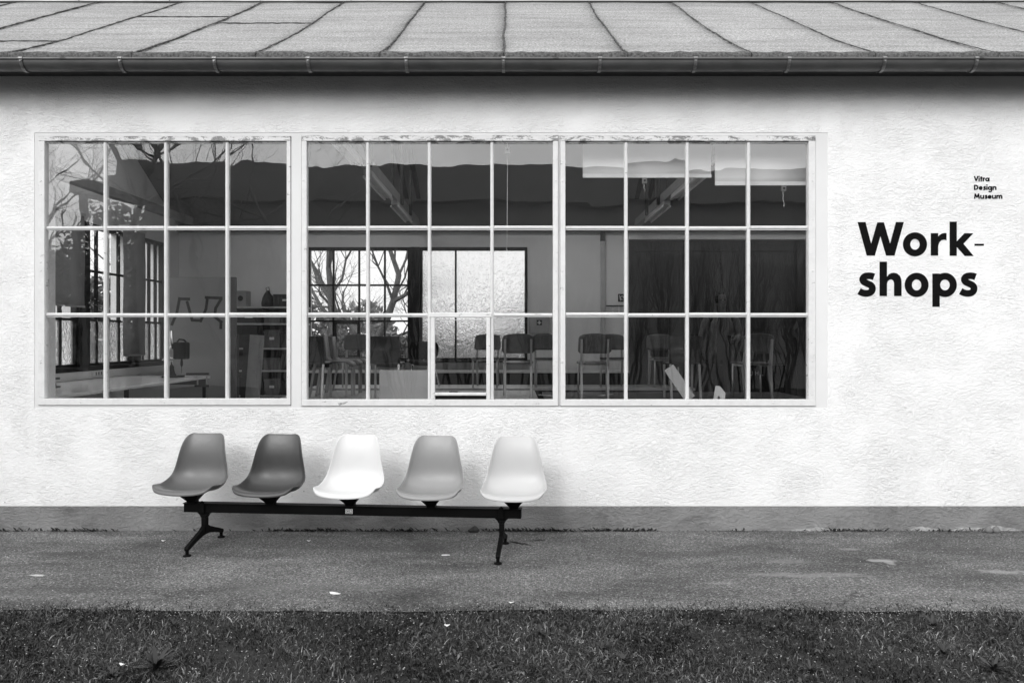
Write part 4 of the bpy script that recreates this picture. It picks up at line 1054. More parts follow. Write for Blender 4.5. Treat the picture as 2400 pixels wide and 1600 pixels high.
# small things on the inner sill of the right window
t = lean('grey wooden strip leaning askew on the sill of the window nearest the lettering', px(1617, 6.25), 6.22, .085, .30, 2, -35, 'board', z=OZ0+.055)
t = thing('plywood_bracket', 'small pale forked plywood piece on the sill beside the leaning strip', 'bracket', (px(1682, 6.25), 6.22, OZ0+.0045)); t.rotation_euler = (0, 0, R(-20))
q = MB(); q.prism([(-.05, 0), (-.02, 0), (-.002, .075), (.008, .075), (.02, 0), (.045, 0), (.052, .1), (.01, .152), (-.022, .155)], 'y', -.009, .009); q.build('ply', M['ply_light'], t, bevel=.002)
t = thing('cup', 'dark cup on the table behind the opening vent', 'cup', (px(1063, 9.7), 9.72, TZ)); 
q = MB(); q.lathe([(.042, 0), (.055, .11), (.05, .11), (.04, .01)], 16); q.build('body', M['rubber'], t, smooth=True)
q = MB(); q.tube([(.05, 0, .085), (.085, 0, .08), (.085, 0, .04), (.046, 0, .03)], .007, 6); q.build('handle', M['rubber'], t, smooth=True)
for i, (xx, yy, rz, nm) in enumerate(((1040, 10.0, 20, 'beside the dark cup'), (1285, 10.5, 35, 'beside the chair at the vent'), (1420, 10.6, -30, 'behind the chair below the pipe'))):
    t = thing('paper_strip', 'white paper strip lying on the table '+nm, 'paper', (px(xx, yy), yy, TZ+.0005), R(rz)); q = MB(); q.box(-.03, .03, -.2, .2, 0, .002); q.box(-.03, .03, -.2, .2, .0021, .004); q.build('sheet', plain('paper', .6, .7), t)

# crate with pale lettering behind the chair by the gate
t = thing('dark_crate', 'black crate with pale letters KUHL behind the chair in front of the gate', 'crate', (px(1766, 11.6), 11.75, .03))
q = MB(); q.box(-.45, .45, -.2, .2, 0, 1.03); q.build('body', M['rubber'], t, bevel=.006)
lt = {'K': [[(0,0),(0,1)],[(0,.45),(.6,1)],[(.15,.6),(.62,0)]], 'U': [[(0,1),(0,.25),(.15,0),(.45,0),(.6,.25),(.6,1)]], 'H': [[(0,0),(0,1)],[(.6,0),(.6,1)],[(0,.5),(.6,.5)]], 'L': [[(0,1),(0,0),(.5,0)]]}
x = -.15
zc = pz(879, 11.55)-.03
for chh in 'KUHL':
    q = MB()
    for pl in lt[chh]:
        q.tube([(x+a*.062, -.2025, zc+b*.058) for a, b in pl], .006, 4)
    q.build('letter', plain('crate_lettering', .3, .6), t); x += .082

# ------------------------------------------------------------------ person in the dark part of the workshop
def skin_obj(name, verts, edges, radii, mat, parent, root=0, sub=2):
    me = bpy.data.meshes.new(name); me.from_pydata(verts, edges, []); me.materials.append(mat)
    o = bpy.data.objects.new(name, me); col.objects.link(o); o.parent = parent
    md = o.modifiers.new('skin', 'SKIN'); md.use_smooth_shade = True
    if not me.skin_vertices: me.skin_vertices.new()
    for i, r_ in enumerate(radii):
        sv = me.skin_vertices[0].data[i]; sv.radius = r_ if isinstance(r_, tuple) else (r_, r_); sv.use_root = (i == root)
    ms = o.modifiers.new('sub', 'SUBSURF'); ms.levels = sub; ms.render_levels = sub
    return o
PX, PYp = px(1692, 11.3), 11.35
pf = thing('low_platform', 'low wooden platform under the standing person', 'platform', (PX, PYp+.02, .03))
q = MB(); q.box(-.6, .6, -.27, .27, 0, .27); q.build('deck', M['timber_dark'], pf, bevel=.005)
for sx in (-1, 1):
    q = MB(); q.box(sx*.55-.03, sx*.55+.03, -.28, -.2705, .0, .265); q.build('trim', M['timber_dark'], pf)
person = thing('person', 'person in an open pale jacket over dark clothes standing before the gate', 'person', (PX, PYp, .3))
V = []; E = []; RR = []
def pv(p, r, link=None):
    V.append(p); RR.append(r)
    if link is not None: E.append((link, len(V)-1))
    return len(V)-1
pel = pv((0, 0, .95), (.15, .10)); ab = pv((0, 0, 1.1), (.135, .095), pel); chs = pv((0, .01, 1.3), (.16, .10), ab); up_ = pv((0, .01, 1.44), (.12, .075), chs)
nk = pv((0, .0, 1.52), .055, up_); hd0 = pv((0, -.015, 1.60), (.068, .08), nk); hd1 = pv((0, -.02, 1.68), (.078, .095), hd0); hd2 = pv((0, -.01, 1.755), (.06, .075), hd1)
hands = []
for sx, el, wr in ((-1, (-.27, .03, 1.16), (-.27, -.03, .90)), (1, (.27, .02, 1.17), (.12, -.22, 1.13))):
    sh = pv((sx*.19, .01, 1.42), .062, up_); e_ = pv(el, .045, sh); w_ = pv(wr, .03, e_)
    d = (Vector(wr)-Vector(el)).normalized(); pm_ = pv(tuple(Vector(wr)+d*.05), (.036, .02), w_)
    side = d.cross(Vector((0, 1, 0))).normalized() if abs(d.y) < .8 else Vector((0, 0, 1))
    kn = pv(tuple(Vector(wr)+d*.09), (.038, .016), pm_)
    for k in range(4):
        off = side*(.027-.018*k); b0 = Vector(wr)+d*.1+off; ln = (.03, .036, .033, .026)[k]; cv = Vector((0, -.3, -.25)) if sx > 0 else Vector((.25*-sx, -.25, 0))
        a1 = pv(tuple(b0), .009, kn); a2 = pv(tuple(b0+d*ln+cv*.02), .0085, a1); pv(tuple(b0+d*ln*1.7+cv*.07), .0075, a2)
    th0 = pv(tuple(Vector(wr)+d*.035+side*.04), .011, pm_); pv(tuple(Vector(wr)+d*.075+side*.055+Vector((0, -.015, 0))), .009, th0)
for sx in (-1, 1):
    hp = pv((sx*.095, 0, .88), .088, pel); kn_ = pv((sx*.105, -.005, .5), .058, hp); ank = pv((sx*.11, .02, .1), .038, kn_); toe = pv((sx*.125, -.1, .04), (.04, .03), ank); pv((sx*.13, -.17, .032), (.034, .024), toe)
skin_obj('body', V, E, RR, plain('dark_clothes', .03, .8), person)
# head skin, hair
q = MB(); q.lathe([(.01, -.115), (.045, -.105), (.065, -.06), (.074, 0), (.075, .04), (.062, .085), (.03, .108), (.01, .112)], 18, (0, 0, 0))
q.v = [(x, y*1.2-.02, z+1.68) for x, y, z in q.v]
q.tube([(0, -.1, 1.70), (0, -.125, 1.665), (0, -.105, 1.655)], [.008, .013, .006], 8)
for sx in (-1, 1):
    q.tube([(sx*.073, 0, 1.71), (sx*.08, .005, 1.69), (sx*.073, 0, 1.655)], [.006, .013, .006], 8)
q.build('head', plain('skin_tone', .045, .55), person, smooth=True)
q = MB(); q.lathe([(.083, -.03), (.086, .02), (.078, .07), (.045, .11), (.01, .122)], 18)
q.v = [(x, max(y*1.2, -.085 if z < .05 else -.12)+.0, z+1.685) for x, y, z in q.v]; q.build('hair', M['rubber'], person, smooth=True)
for sx in (-1, 1):
    q = MB(); q.tube([(sx*.03, -.098, 1.692), (sx*.03, -.104, 1.692)], .008, 8); q.build('eye', M['rubber'], person)
q = MB(); q.tube([(-.022, -.1, 1.628), (0, -.106, 1.626), (.022, -.1, 1.628)], .004, 6); q.build('mouth', M['box_dark'], person)
# open jacket: sleeves and front panels
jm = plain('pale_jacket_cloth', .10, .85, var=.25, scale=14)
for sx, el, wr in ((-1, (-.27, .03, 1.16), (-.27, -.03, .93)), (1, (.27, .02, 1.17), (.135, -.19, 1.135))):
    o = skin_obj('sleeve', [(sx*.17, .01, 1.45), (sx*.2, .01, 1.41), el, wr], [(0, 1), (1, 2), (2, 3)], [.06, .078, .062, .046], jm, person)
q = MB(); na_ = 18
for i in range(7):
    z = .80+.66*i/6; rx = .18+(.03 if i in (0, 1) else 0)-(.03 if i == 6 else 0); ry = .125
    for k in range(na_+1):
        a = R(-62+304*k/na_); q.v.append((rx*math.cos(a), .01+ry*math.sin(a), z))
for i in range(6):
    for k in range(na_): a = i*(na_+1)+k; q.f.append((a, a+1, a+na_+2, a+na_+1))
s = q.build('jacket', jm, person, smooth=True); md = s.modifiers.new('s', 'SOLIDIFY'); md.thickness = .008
t = thing('phone', 'dark phone held in the hand of the standing person', 'phone', (PX+.05, PYp-.30, 1.43)); t.rotation_euler = (R(-30), 0, R(20))
q = MB(); q.box(-.036, .036, -.004, .004, -.07, .07); q.build('body', M['rubber'], t, bevel=.003)
q = MB(); q.box(-.032, .032, .0042, .0048, -.062, .062); q.build('screen', M['gate'], t)

# ------------------------------------------------------------------ trees and shrubs
def grow(mb_t, mb_c, p, d, ln, rad, lvl, maxl, rnd, up=.15, spread=.9, nch=(6, 6, 5, 4), wig=.18):
    n = 6 if lvl == 0 else (5 if lvl < 3 else 3); pts = [p.copy()]; dirs = [d.copy()]; rads = [rad]
    for i in range(n):
        d = (d+Vector((rnd.gauss(0, wig), rnd.gauss(0, wig), rnd.gauss(0, wig)+up*.4))).normalized()
        p = p+d*ln/n; pts.append(p.copy()); dirs.append(d.copy()); rads.append(rad*(1-(.62 if lvl == 0 else .8)*(i+1)/n))
    (mb_t if lvl == 0 else mb_c).tube(pts, rads, 9 if lvl == 0 else (6 if lvl == 1 else (4 if lvl == 2 else 3)), cap=False)
    if lvl >= maxl: return
    for k in range(nch[min(lvl, len(nch)-1)]):
        t = rnd.uniform(.38 if lvl == 0 else .2, 1.0) if k else 1.0
        i = min(n, max(1, int(t*n+.5)))
        ax = dirs[i].orthogonal().normalized(); ax.rotate(Matrix.Rotation(rnd.uniform(0, 6.283), 3, dirs[i]))
        nd_ = (dirs[i]*rnd.uniform(.5, 1.0)+ax*spread*rnd.uniform(.6, 1.1)+Vector((0, 0, up))).normalized()
        grow(mb_t, mb_c, pts[i], nd_, ln*rnd.uniform(.42, .7), rads[i]*rnd.uniform(.45, .72), lvl+1, maxl, rnd, up, spread, nch, wig)
def tree(label, x, y, h, rad, seed, group, lean_=(0, 0), maxl=4, nch=(7, 6, 5, 4), spread=.9, trunk=.45):
    rnd = random.Random(seed); t = thing('bare_tree', label, 'tree', (x, y, 0), 0, group)
    a, b = MB(), MB(); grow(a, b, Vector((0, 0, -.05)), Vector((lean_[0], lean_[1], 1)).normalized(), h*trunk, rad, 0, maxl, rnd, .12, spread, nch)
    a.build('trunk', M['bark'], t, smooth=True, fix=False); b.build('crown', M['bark'], t, smooth=True, fix=False); return t
GT = 'bare trees behind the workshop'
tree('bare tree with thick trunk showing through the clear rear panes by the side-on chairs', px(762, 21), 21, 9, .15, 1, GT, (.05, 0))
tree('bare tree with forked trunk showing beside the casement in the rear window', px(815, 20), 20, 9, .14, 2, GT, (.04, 0))
tree('thin bare tree showing above the black slab chair in the rear window', px(905, 25), 25, 8, .1, 5, GT, (-.05, 0), 4)
tree('twiggy bare tree showing next to the dark window post', px(955, 24), 24, 7, .09, 9, GT, (-.1, 0), 4, (9, 7, 5, 4), 1.1, .35)
tree('bare tree far behind between the two thick trunks', px(860, 34), 34, 9, .12, 12, GT, (0, 0), 3)
GS = 'bare trees beside the workshop'
tree('bare tree outside the side windows between the grey blinds', -10.5, 15.5, 8, .12, 21, GS)
tree('bare tree outside the side windows behind the first grey blind', -11.5, 19.5, 8, .12, 22, GS)
tree('bare tree standing beyond the end of the side windows', -9.4, 19, 7, .1, 23, GS, nch=(9, 7, 5, 4))
GF = 'bare trees across the lawn'
tree('tall bare tree mirrored in the window nearest the workbench', -8.5, -4.5, 13, .085, 31, GF, (-.02, 0), 4, (10, 7, 5, 4), 1.0, .5)
tree('wide bare tree mirrored beyond the corner of the opposite building', -11.2, -5.5, 11, .09, 32, GF, (-.12, 0), 4, (10, 7, 5, 4), 1.1)
tree('bare tree mirrored in the middle window above the side-on chairs', -4.0, -4.2, 13, .085, 33, GF, (0, 0), 4, (10, 7, 5, 4), 1.0, .5)
tree('slim bare tree mirrored high in the window above the drill', -6.4, -6.5, 13, .08, 34, GF, (.03, 0), 4, (10, 7, 5, 4), 1.0, .5)
def shrub(label, x, y, h, seed):
    rnd = random.Random(seed); t = thing('bare_shrub', label, 'shrub', (x, y, 0), 0, 'clipped bare shrubs across the lawn')
    a, b = MB(), MB()
    for k in range(11):
        an = rnd.uniform(0, 6.28); rr_ = rnd.uniform(.05, .4)
        grow(a, b, Vector((rr_*math.cos(an), rr_*math.sin(an), -.03)), Vector((math.cos(an)*.3, math.sin(an)*.3, 1)).normalized(), h*.8, .026, 0, 2, rnd, .5, .42, (8, 5, 3), .07)
    tm_ = plain('dark_twigs', .025, .9); a.build('stems', tm_, t, fix=False); b.build('twigs', tm_, t, fix=False)
sp_lab = ['opposite the lettering wall', 'second along from the lettering wall', 'third along', 'opposite the gate window', 'between gate window and vent', 'opposite the vent', 'opposite the white shell seat', 'opposite the dark grey shell seat', 'opposite the mid grey shell seat', 'at the far end by the tall tree']
for i in range(12):
    x = 7.4-1.05*i
    shrub('bare shrub with upright twigs across the lawn, %s from the end facing the lettering' % ('first', 'second', 'third', 'fourth', 'fifth', 'sixth', 'seventh', 'eighth', 'ninth', 'tenth', 'eleventh', 'twelfth')[i], x+.2*math.sin(i*5), -3.6+.25*math.sin(i*3), 2.7+.25*math.sin(i*2.3), 60+i)

# ------------------------------------------------------------------ building across the lawn (seen only as a reflection)
ob = thing('opposite_building', 'dark flat-roofed building across the lawn mirrored in the panes', 'building', (3, -10, 0))
om = plain('grey_render', .19, .8, var=.1, scale=1); omd = plain('dark_cladding', .10, .7, var=.1, scale=1)
q = MB(); q.box(-13.3, 16, -9, 0, 0, 5.2); q.build('wall', om, ob)
q = MB(); q.box(-13.7, 16.3, -9.3, .5, 5.201, 6.15); q.build('roof_slab', omd, ob)
q = MB(); q.box(-15.2, -13.71, -3, .4, 5.45, 5.8); q.build('canopy', omd, ob)
q = MB(); q.box(-15.0, -14.85, .05, .2, 0, 5.449); q.build('canopy_post', omd, ob)
for i in range(7):
    x0 = -12+3.9*i
    wv = MB(); wv.box(x0, x0+2.6, .0, .05, 1.0, 3.6); o = wv.build('window', plain('window_grey', .15, .6), ob)
    for k in range(3):
        q = MB(); q.box(x0+.08+.84*k, x0+.08+.84*k+.76, .0505, .056, 1.08, 3.52); q.build('pane', plain('dark_glass', .13, .6), o)

# ------------------------------------------------------------------ hedge, far wood, small shrubs behind
def tone_mesh(name, verts, faces, tones, mat, smooth=False):
    me = bpy.data.meshes.new(name); me.from_pydata(verts, [], faces); me.materials.append(mat)
    a = me.attributes.new('tone', 'FLOAT_COLOR', 'FACE'); arr = np.ones((len(faces), 4)); arr[:, 0] = arr[:, 1] = arr[:, 2] = tones; a.data.foreach_set('color', arr.ravel())
    me.update(); o = bpy.data.objects.new(name, me); col.objects.link(o); return o
def leaves_box(n, x0, x1, y0, y1, z0, z1, size, rng, lo, hi, topfn=None):
    P_ = np.column_stack([rng.uniform(x0, x1, n), rng.uniform(y0, y1, n), z0+(z1-z0)*rng.uniform(0, 1, n)**.8])
    if topfn is not None: P_[:, 2] = z0+(P_[:, 2]-z0)*topfn(P_[:, 0])
    a = rng.normal(size=(n, 3)); a /= np.linalg.norm(a, axis=1)[:, None]; b = rng.normal(size=(n, 3)); b -= a*(a*b).sum(1)[:, None]; b /= np.linalg.norm(b, axis=1)[:, None]
    s = size*rng.uniform(.5, 1.3, n)[:, None]
    v = np.stack([P_-a*s, P_+b*s*.45, P_+a*s, P_-b*s*.45], 1).reshape(-1, 3)
    f = np.arange(4*n).reshape(-1, 4); return v.tolist(), f.tolist(), rng.uniform(lo, hi, n)
rng = np.random.default_rng(5)
hd = thing('clipped_hedge', 'clipped leafy hedge behind the workshop seen through the clear rear panes', 'hedge', (-2.5, 17.6, 0))
v, f, tn = leaves_box(22000, -7, 5.5, -.4, .4, 0, 1.5, .05, rng, .03, .14, lambda x: 1+.05*np.sin(x*3)+.04*np.sin(x*9))
o = tone_mesh('foliage', v, f, tn, M['leaf']); o.parent = hd
q = MB()
for i in range(18): q.tube([(-6.8+.7*i, 0, 0), (-6.75+.7*i, .05, .7), (-6.9+.7*i, 0, 1.3)], [.03, .02, .01], 5)
q.build('stems', M['bark'], hd)
v, f, tn = leaves_box(14000, -60, 60, 70, 78, 0, 6, .5, rng, .08, .2, lambda x: .55+.25*np.sin(x*.25)+.2*np.sin(x*.9+1))
tag(tone_mesh('far_wood', v, f, tn, M['leaf']), 'distant bare wood across the field behind the workshop', 'wood', kind='stuff')
v, f, tn = leaves_box(60000, -48, -9, -27, -22, 0, 7.5, .2, rng, .05, .14, lambda x: .7+.15*np.sin(x*.6)+.12*np.sin(x*1.7+1))
tag(tone_mesh('garden_wood', v, f, tn, M['leaf']), 'dense dark wood beyond the opposite building mirrored in the panes', 'wood', kind='stuff')
bs = thing('ivy_bush', 'leafy bush outside the last side window', 'bush', (-8.4, 15.6, 0))
v, f, tn = leaves_box(6000, -.7, .7, -1.1, 1.1, 0, 2.7, .07, rng, .03, .14, lambda x: 1-.5*(x/.75)**2)
o = tone_mesh('foliage', v, f, tn, M['leaf']); o.parent = bs
q = MB()
for i in range(7): q.tube([(.1*math.cos(i), .1*math.sin(i), 0), (.3*math.cos(i), .5*math.sin(i), 1.8)], [.03, .01], 5)
q.build('stems', M['bark'], bs)

# ------------------------------------------------------------------ lawn
def blades(n, x0, x1, y0, y1, lo, hi, wlo, whi, rng, tl, th, dens=None):
    x = rng.uniform(x0, x1, n); y = rng.uniform(y0, y1, n)
    if dens is not None:
        k = rng.uniform(0, 1, n) < dens(x, y); x, y = x[k], y[k]; n = len(x)
    h = rng.uniform(lo, hi, n); wd = rng.uniform(wlo, whi, n); an = rng.uniform(0, 2*np.pi, n); lean_a = rng.uniform(0, 2*np.pi, n); ln = rng.uniform(.3, 1.6, n)
    px_, py_ = np.cos(an)*wd, np.sin(an)*wd; lx, ly = np.cos(lean_a)*ln*h, np.sin(lean_a)*ln*h
    z0 = np.full(n, -.002)
    v = np.stack([np.stack([x-px_, y-py_, z0], 1), np.stack([x+px_, y+py_, z0], 1), np.stack([x+lx*.4+px_*.8, y+ly*.4+py_*.8, h*.62], 1), np.stack([x+lx*.4-px_*.8, y+ly*.4-py_*.8, h*.62], 1), np.stack([x+lx, y+ly, h*rng.uniform(.6, 1, n)], 1)], 1).reshape(-1, 3)
    return v, n, rng.uniform(tl, th, n)
def lawn_edge(x): return EDGE+.035*np.sin(x*1.7)+.022*np.sin(x*5.3+1)+.035*np.sin(x*11)*np.sin(x*2.3)+.02*np.sin(x*23+2)*np.sin(x*4.1)
nz = rng.uniform(0, 6.28, (6, 3))
def patch(x, y): 
    s = 0
    for i in range(6): s = s+np.sin(x*(1.3+1.1*i)+nz[i, 0]+np.sin(y*(2+1.3*i)+nz[i, 1])*1.2+y*(1.2*i))/(1+.35*i)
    return s
def dens(x, y):
    e = lawn_edge(x); d = e-y
    return np.clip(np.where(d > 0, .8+.30*patch(x*1.8, y*1.8), np.exp(d*14)*.5), 0, 1)
V_, Fq, Ft, T4, T3 = [], [], [], [], []
v, n, tn = blades(230000, -5.6, 5.6, 2.5, 4.42, .012, .038, .0012, .0034, rng, .017, .11, dens)
bx5, by5 = v[::5, 0], v[::5, 1]
tn = tn*rng.choice([.35, .9, 2.3], n, p=[.44, .45, .11])*np.clip(1+.42*patch(bx5*2.6, by5*2.6), .25, 2.3)
i = np.arange(n)*5
faces = np.stack([i, i+1, i+2, i+3], 1).tolist()+np.stack([i+3, i+2, i+4], 1).tolist()
tone_ = np.concatenate([tn, tn])
lw_o = tone_mesh('lawn_grass', v.tolist(), faces, tone_, M['blade'])
tag(lw_o, 'short mown grass with weeds along the asphalt path', 'grass', kind='stuff')
# broad weed leaves as ground cover
n = 34000; x = rng.uniform(-5.6, 5.6, n); y = rng.uniform(2.5, 4.34, n); k = (y < lawn_edge(x)-.0) & (patch(x, y)*.5+rng.normal(0, .6, n) > -.1); x, y = x[k], y[k]; n = len(x)
an = rng.uniform(0, 6.283, n); ln = rng.uniform(.008, .027, n); wd = ln*rng.uniform(.18, .36, n); rise = rng.uniform(.1, .9, n)*ln; z0 = rng.uniform(.0, .02, n)
ux, uy = np.cos(an), np.sin(an)
v = np.stack([np.stack([x, y, z0], 1), np.stack([x+ux*ln*.5-uy*wd, y+uy*ln*.5+ux*wd, z0+rise*.8], 1), np.stack([x+ux*ln, y+uy*ln, z0+rise], 1), np.stack([x+ux*ln*.5+uy*wd, y+uy*ln*.5-ux*wd, z0+rise*.8], 1)], 1).reshape(-1, 3)
tag(tone_mesh('clover_leaves', v.tolist(), np.arange(4*n).reshape(-1, 4).tolist(), rng.uniform(.015, .08, n)*rng.choice([1, 2.0], n, p=[.9, .1]), M['leaf']), 'low broad weed leaves spread through the mown lawn', 'weeds', kind='stuff')
# rosette weeds one can pick out
def rosette(label, sx, sy, size, nl, seed, up=.5, name='rosette_weed'):
    Y = H0*F/(sy-HY); X = px(sx, Y); rnd = random.Random(seed)
    t = thing(name, label, 'weed', (X, Y, .0), 0, 'rosette weeds in the lawn'); vs_, fs_, ts = [], [], []
    for k in range(nl):
        a = 6.283*k/nl+rnd.uniform(-.3, .3); L_ = size*rnd.uniform(.25, 1.1); wd_ = L_*rnd.uniform(.06, .10); el = rnd.uniform(.15, up)+.1
        pts = []
        for i in range(5):
            s_ = i/4; r_ = L_*s_*math.cos(el*(1-.5*s_)); z = L_*math.sin(el)*(s_*1.2-.45*s_*s_)+.004; ww = wd_*(.25, .75, 1, .8, .05)[i]
            c_, q_ = math.cos(a), math.sin(a); pts += [(r_*c_-q_*ww, r_*q_+c_*ww, z+.15*ww), (r_*c_, r_*q_, z), (r_*c_+q_*ww, r_*q_-c_*ww, z+.15*ww)]
        o_ = len(vs_); vs_ += pts; tt = rnd.uniform(.010, .045)
        for i in range(4):
            for j in range(2): fs_.append((o_+i*3+j, o_+i*3+j+1, o_+i*3+j+4, o_+i*3+j+3)); ts.append(tt)
    o = tone_mesh('leaves', vs_, fs_, ts, M['leaf']); o.parent = t
    o.data.polygons.foreach_set('use_smooth', [True]*len(fs_))
    q = MB(); q.tube([(0, 0, -.01), (0, 0, .012)], [.008, .004], 6); q.build('crown_root', M['bark'], t)
W = [(365, 1572, .19, 22, 'large dark rosette weed, biggest of the lawn, below the bench'), (262, 1588, .1, 12, 'spiky rosette weed beside the biggest rosette'), (685, 1482, .09, 12, 'flat rosette weed in front of the dark grey seat'), (745, 1505, .075, 11, 'small rosette weed with pale tips in front of the white seat'),
     (408, 1470, .09, 11, 'upright rosette weed in front of the bench leg'), (600, 1448, .08, 10, 'upright rosette weed at the path edge before the dark grey seat'), (1268, 1492, .10, 12, 'rosette weed with pale broad leaves in front of the pale grey seat'), (1405, 1440, .085, 11, 'rosette weed at the path edge below the right window'),
     (1410, 1525, .10, 12, 'dark rosette weed below the right window'), (1608, 1476, .09, 12, 'pale broad rosette weed below the leaning strip'), (1850, 1452, .09, 12, 'dark rosette weed at the path edge near the lettering'), (2185, 1470, .12, 14, 'bushy dark rosette weed in front of the lettering'),
     (2330, 1575, .13, 15, 'spreading rosette weed well in front of the lettering'), (1900, 1575, .10, 12, 'spiky rosette weed between lettering and right window'), (1080, 1580, .09, 12, 'dark rosette weed in front of the lighter mid grey seat'), (2210, 1535, .10, 13, 'dense rosette weed behind the spreading one'), (130, 1465, .09, 12, 'dark rosette weed at the path edge under the drill window'), (1460, 1550, .08, 10, 'ragged rosette weed beside the dark one')]
for i, (sx, sy, sz, nl, lb) in enumerate(W): rosette(lb, sx, sy, sz*.6, int(nl*3.2), 100+i, 1.25)
n = 5200; x = rng.uniform(-5.4, 5.4, n); y = rng.uniform(2.6, 4.3, n); s = rng.uniform(.0012, .0036, n); zz = rng.uniform(.012, .034, n); an = rng.uniform(0, 6.28, n)  # small pale flecks strewn at random through the grass
ca_, sa_ = np.cos(an)*s, np.sin(an)*s
v = np.stack([np.stack([x+ca_*1.6, y+sa_*1.6, zz], 1), np.stack([x-sa_, y+ca_, zz+s*.6], 1), np.stack([x-ca_*1.6, y-sa_*1.6, zz], 1), np.stack([x+sa_, y-ca_, zz+s*.6], 1)], 1).reshape(-1, 3)
tag(tone_mesh('pale_flecks', v.tolist(), np.arange(4*n).reshape(-1, 4).tolist(), rng.uniform(.15, .6, n), M['stone']), 'tiny pale flecks scattered over the lawn', 'debris', kind='stuff')
# grit on the path, thicker towards the lawn
n = 4200; x = rng.uniform(-5, 5, n); e = lawn_edge(x); y = np.where(rng.uniform(0, 1, n) < .55, e+np.abs(rng.normal(0, .09, n))-.06, rng.uniform(4.26, 6.0, n))
s = rng.uniform(.0016, .0048, n); zb = np.full(n, .010)
v = np.stack([np.stack([x+s, y, zb], 1), np.stack([x-s*.5, y+s*.8, zb], 1), np.stack([x-s*.6, y-s*.8, zb], 1), np.stack([x, y, zb+s*1.1], 1)], 1).reshape(-1, 3)
b4 = np.arange(n)*4; faces = np.concatenate([np.stack([b4, b4+1, b4+3], 1), np.stack([b4+1, b4+2, b4+3], 1), np.stack([b4+2, b4, b4+3], 1)]).tolist()
tn = rng.uniform(.12, .5, n)
tag(tone_mesh('grit', v.tolist(), faces, np.concatenate([tn, tn, tn]), M['stone']), 'loose pale grit scattered over the asphalt and its edge', 'grit', kind='stuff')
# moss and tiny weeds along the foot of the wall
n = 5200; x = rng.uniform(-4.6, 4.6, n); kk = (np.sin(x*3.1)+np.sin(x*7.7+1)+np.sin(x*1.3+2)+rng.normal(0, 1.0, n) > .35); x = x[kk]; n = len(x)
y = 6.012-np.abs(rng.normal(0, .014, n)); an = rng.uniform(0, 6.283, n); ln = rng.uniform(.008, .042, n); wd = ln*.22; z0 = np.full(n, .008)
ux, uy = np.cos(an), -np.abs(np.sin(an)); up = rng.uniform(.3, 1.1, n)*ln
v = np.stack([np.stack([x, y, z0], 1), np.stack([x+ux*ln*.5-uy*wd, y+uy*ln*.5, z0+up*.6], 1), np.stack([x+ux*ln, y+uy*ln, z0+up], 1), np.stack([x+ux*ln*.5+uy*wd, y+uy*ln*.5, z0+up*.5], 1)], 1).reshape(-1, 3)
tag(tone_mesh('wall_foot_weeds', v.tolist(), np.arange(4*n).reshape(-1, 4).tolist(), rng.uniform(.015, .07, n), M['leaf']), 'tiny weeds and moss along the foot of the plinth', 'weeds', kind='stuff')
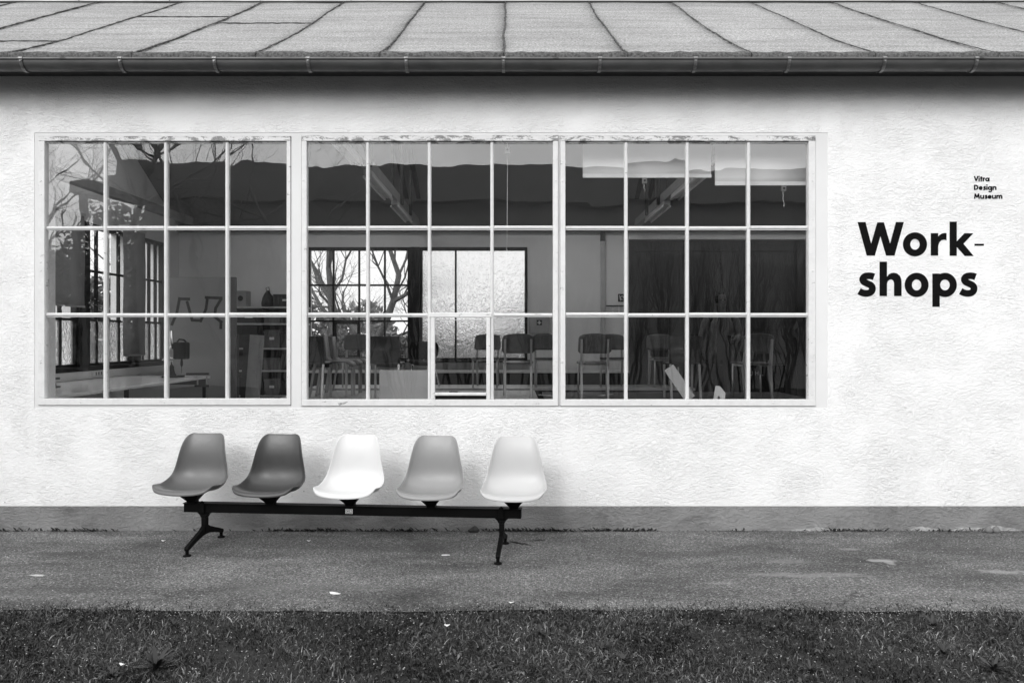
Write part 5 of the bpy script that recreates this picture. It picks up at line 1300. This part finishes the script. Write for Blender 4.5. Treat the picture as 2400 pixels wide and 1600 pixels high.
# litter
def gpt(sx, sy): Y = H0*F/(sy-HY); return (px(sx, Y), Y, .0105)
t = thing('cigarette_butt', 'white cigarette end lying on the asphalt before the bench', 'litter', gpt(1044, 1305), R(3))
q = MB(); q.tube([(-.026, 0, .004), (.01, 0, .004)], .004, 8); q.build('paper', M['white'], t); q = MB(); q.tube([(.0101, 0, .004), (.028, 0, .004)], .0041, 8); q.build('filter', plain('filter', .6, .7), t)
for sx, sy, sz, lb in ((786, 1395, .04, 'white paper scrap on the asphalt near the lawn'), (724, 1271, .018, 'tiny white paper scrap beside the bench leg'), (383, 1271, .022, 'white paper scrap on the asphalt by the plinth'), (1048, 1480, .022, 'pale scrap lying in the grass'), (1198, 1417, .02, 'small white scrap at the path edge'), (286, 1574, .02, 'white scrap in the grass beside the biggest rosette')):
    t = thing('paper_scrap', lb, 'litter', gpt(sx, sy), R(random.uniform(-25, 25)))
    if sy > 1440: t.location.z = .03
    q = MB(); n_ = 8; P_ = [(sz*random.uniform(.6, 1)*math.cos(6.283*k/n_), sz*.45*random.uniform(.6, 1)*math.sin(6.283*k/n_)) for k in range(n_)]
    q.prism(P_, 'z', 0, .002); q.v = [(x, y, z+.006*math.sin(x*120)**2) for x, y, z in q.v]; q.build('scrap', M['white'], t)
t = thing('twig', 'dark bent twig on the asphalt behind the bench leg', 'twig', gpt(1212, 1278), 0)
q = MB(); q.tube([(-.05, .06, .004), (0, .02, .006), (.03, 0, .004), (.05, -.01, .007), (.1, -.05, .004)], [.003, .006, .006, .005, .002], 6); q.build('stem', M['timber_dark'], t)
q = MB(); q.tube([(.03, 0, .005), (.06, .015, .006)], [.003, .0015], 5); q.build('side_shoot', M['timber_dark'], t)
t = thing('twig', 'short dark twig near the plinth', 'twig', gpt(1265, 1270), R(10)); q = MB(); q.tube([(-.04, 0, .003), (0, .006, .005), (.04, .01, .003)], [.002, .004, .002], 6); q.build('stem', M['timber_dark'], t)
q = MB(); q.tube([(0, .006, .004), (.015, .025, .005)], [.002, .001], 5); q.build('side_shoot', M['timber_dark'], t)
t = thing('dark_stone', 'dark stone lying against the plinth behind the bench', 'stone', (px(1110, 5.97), 5.965, .01)); q = MB(); q.lathe([(.01, 0), (.035, .002), (.038, .02), (.02, .04), (.005, .045)], 9)
q.v = [(x*(1+.2*math.sin(z*90)), y*.6, z*(1+.2*math.sin(x*60))) for x, y, z in q.v]; q.build('rock', M['timber_dark'], t)
# stones at the foot of the right-hand plinth
for sx, lb in ((2318, 'striped shell-like stone at the foot of the plinth under the lettering'), (2336, 'rounded dark stone beside the striped one')):
    t = thing('foot_stone', lb, 'stone', (px(sx, 5.95), 5.955, .01)); q = MB(); q.lathe([(.01, 0), (.03, .003), (.034, .02), (.02, .042), (.005, .05)], 10)
    q.v = [(x*.9, y*.7, z) for x, y, z in q.v]; q.build('rock', M['box_grey'], t, smooth=True)
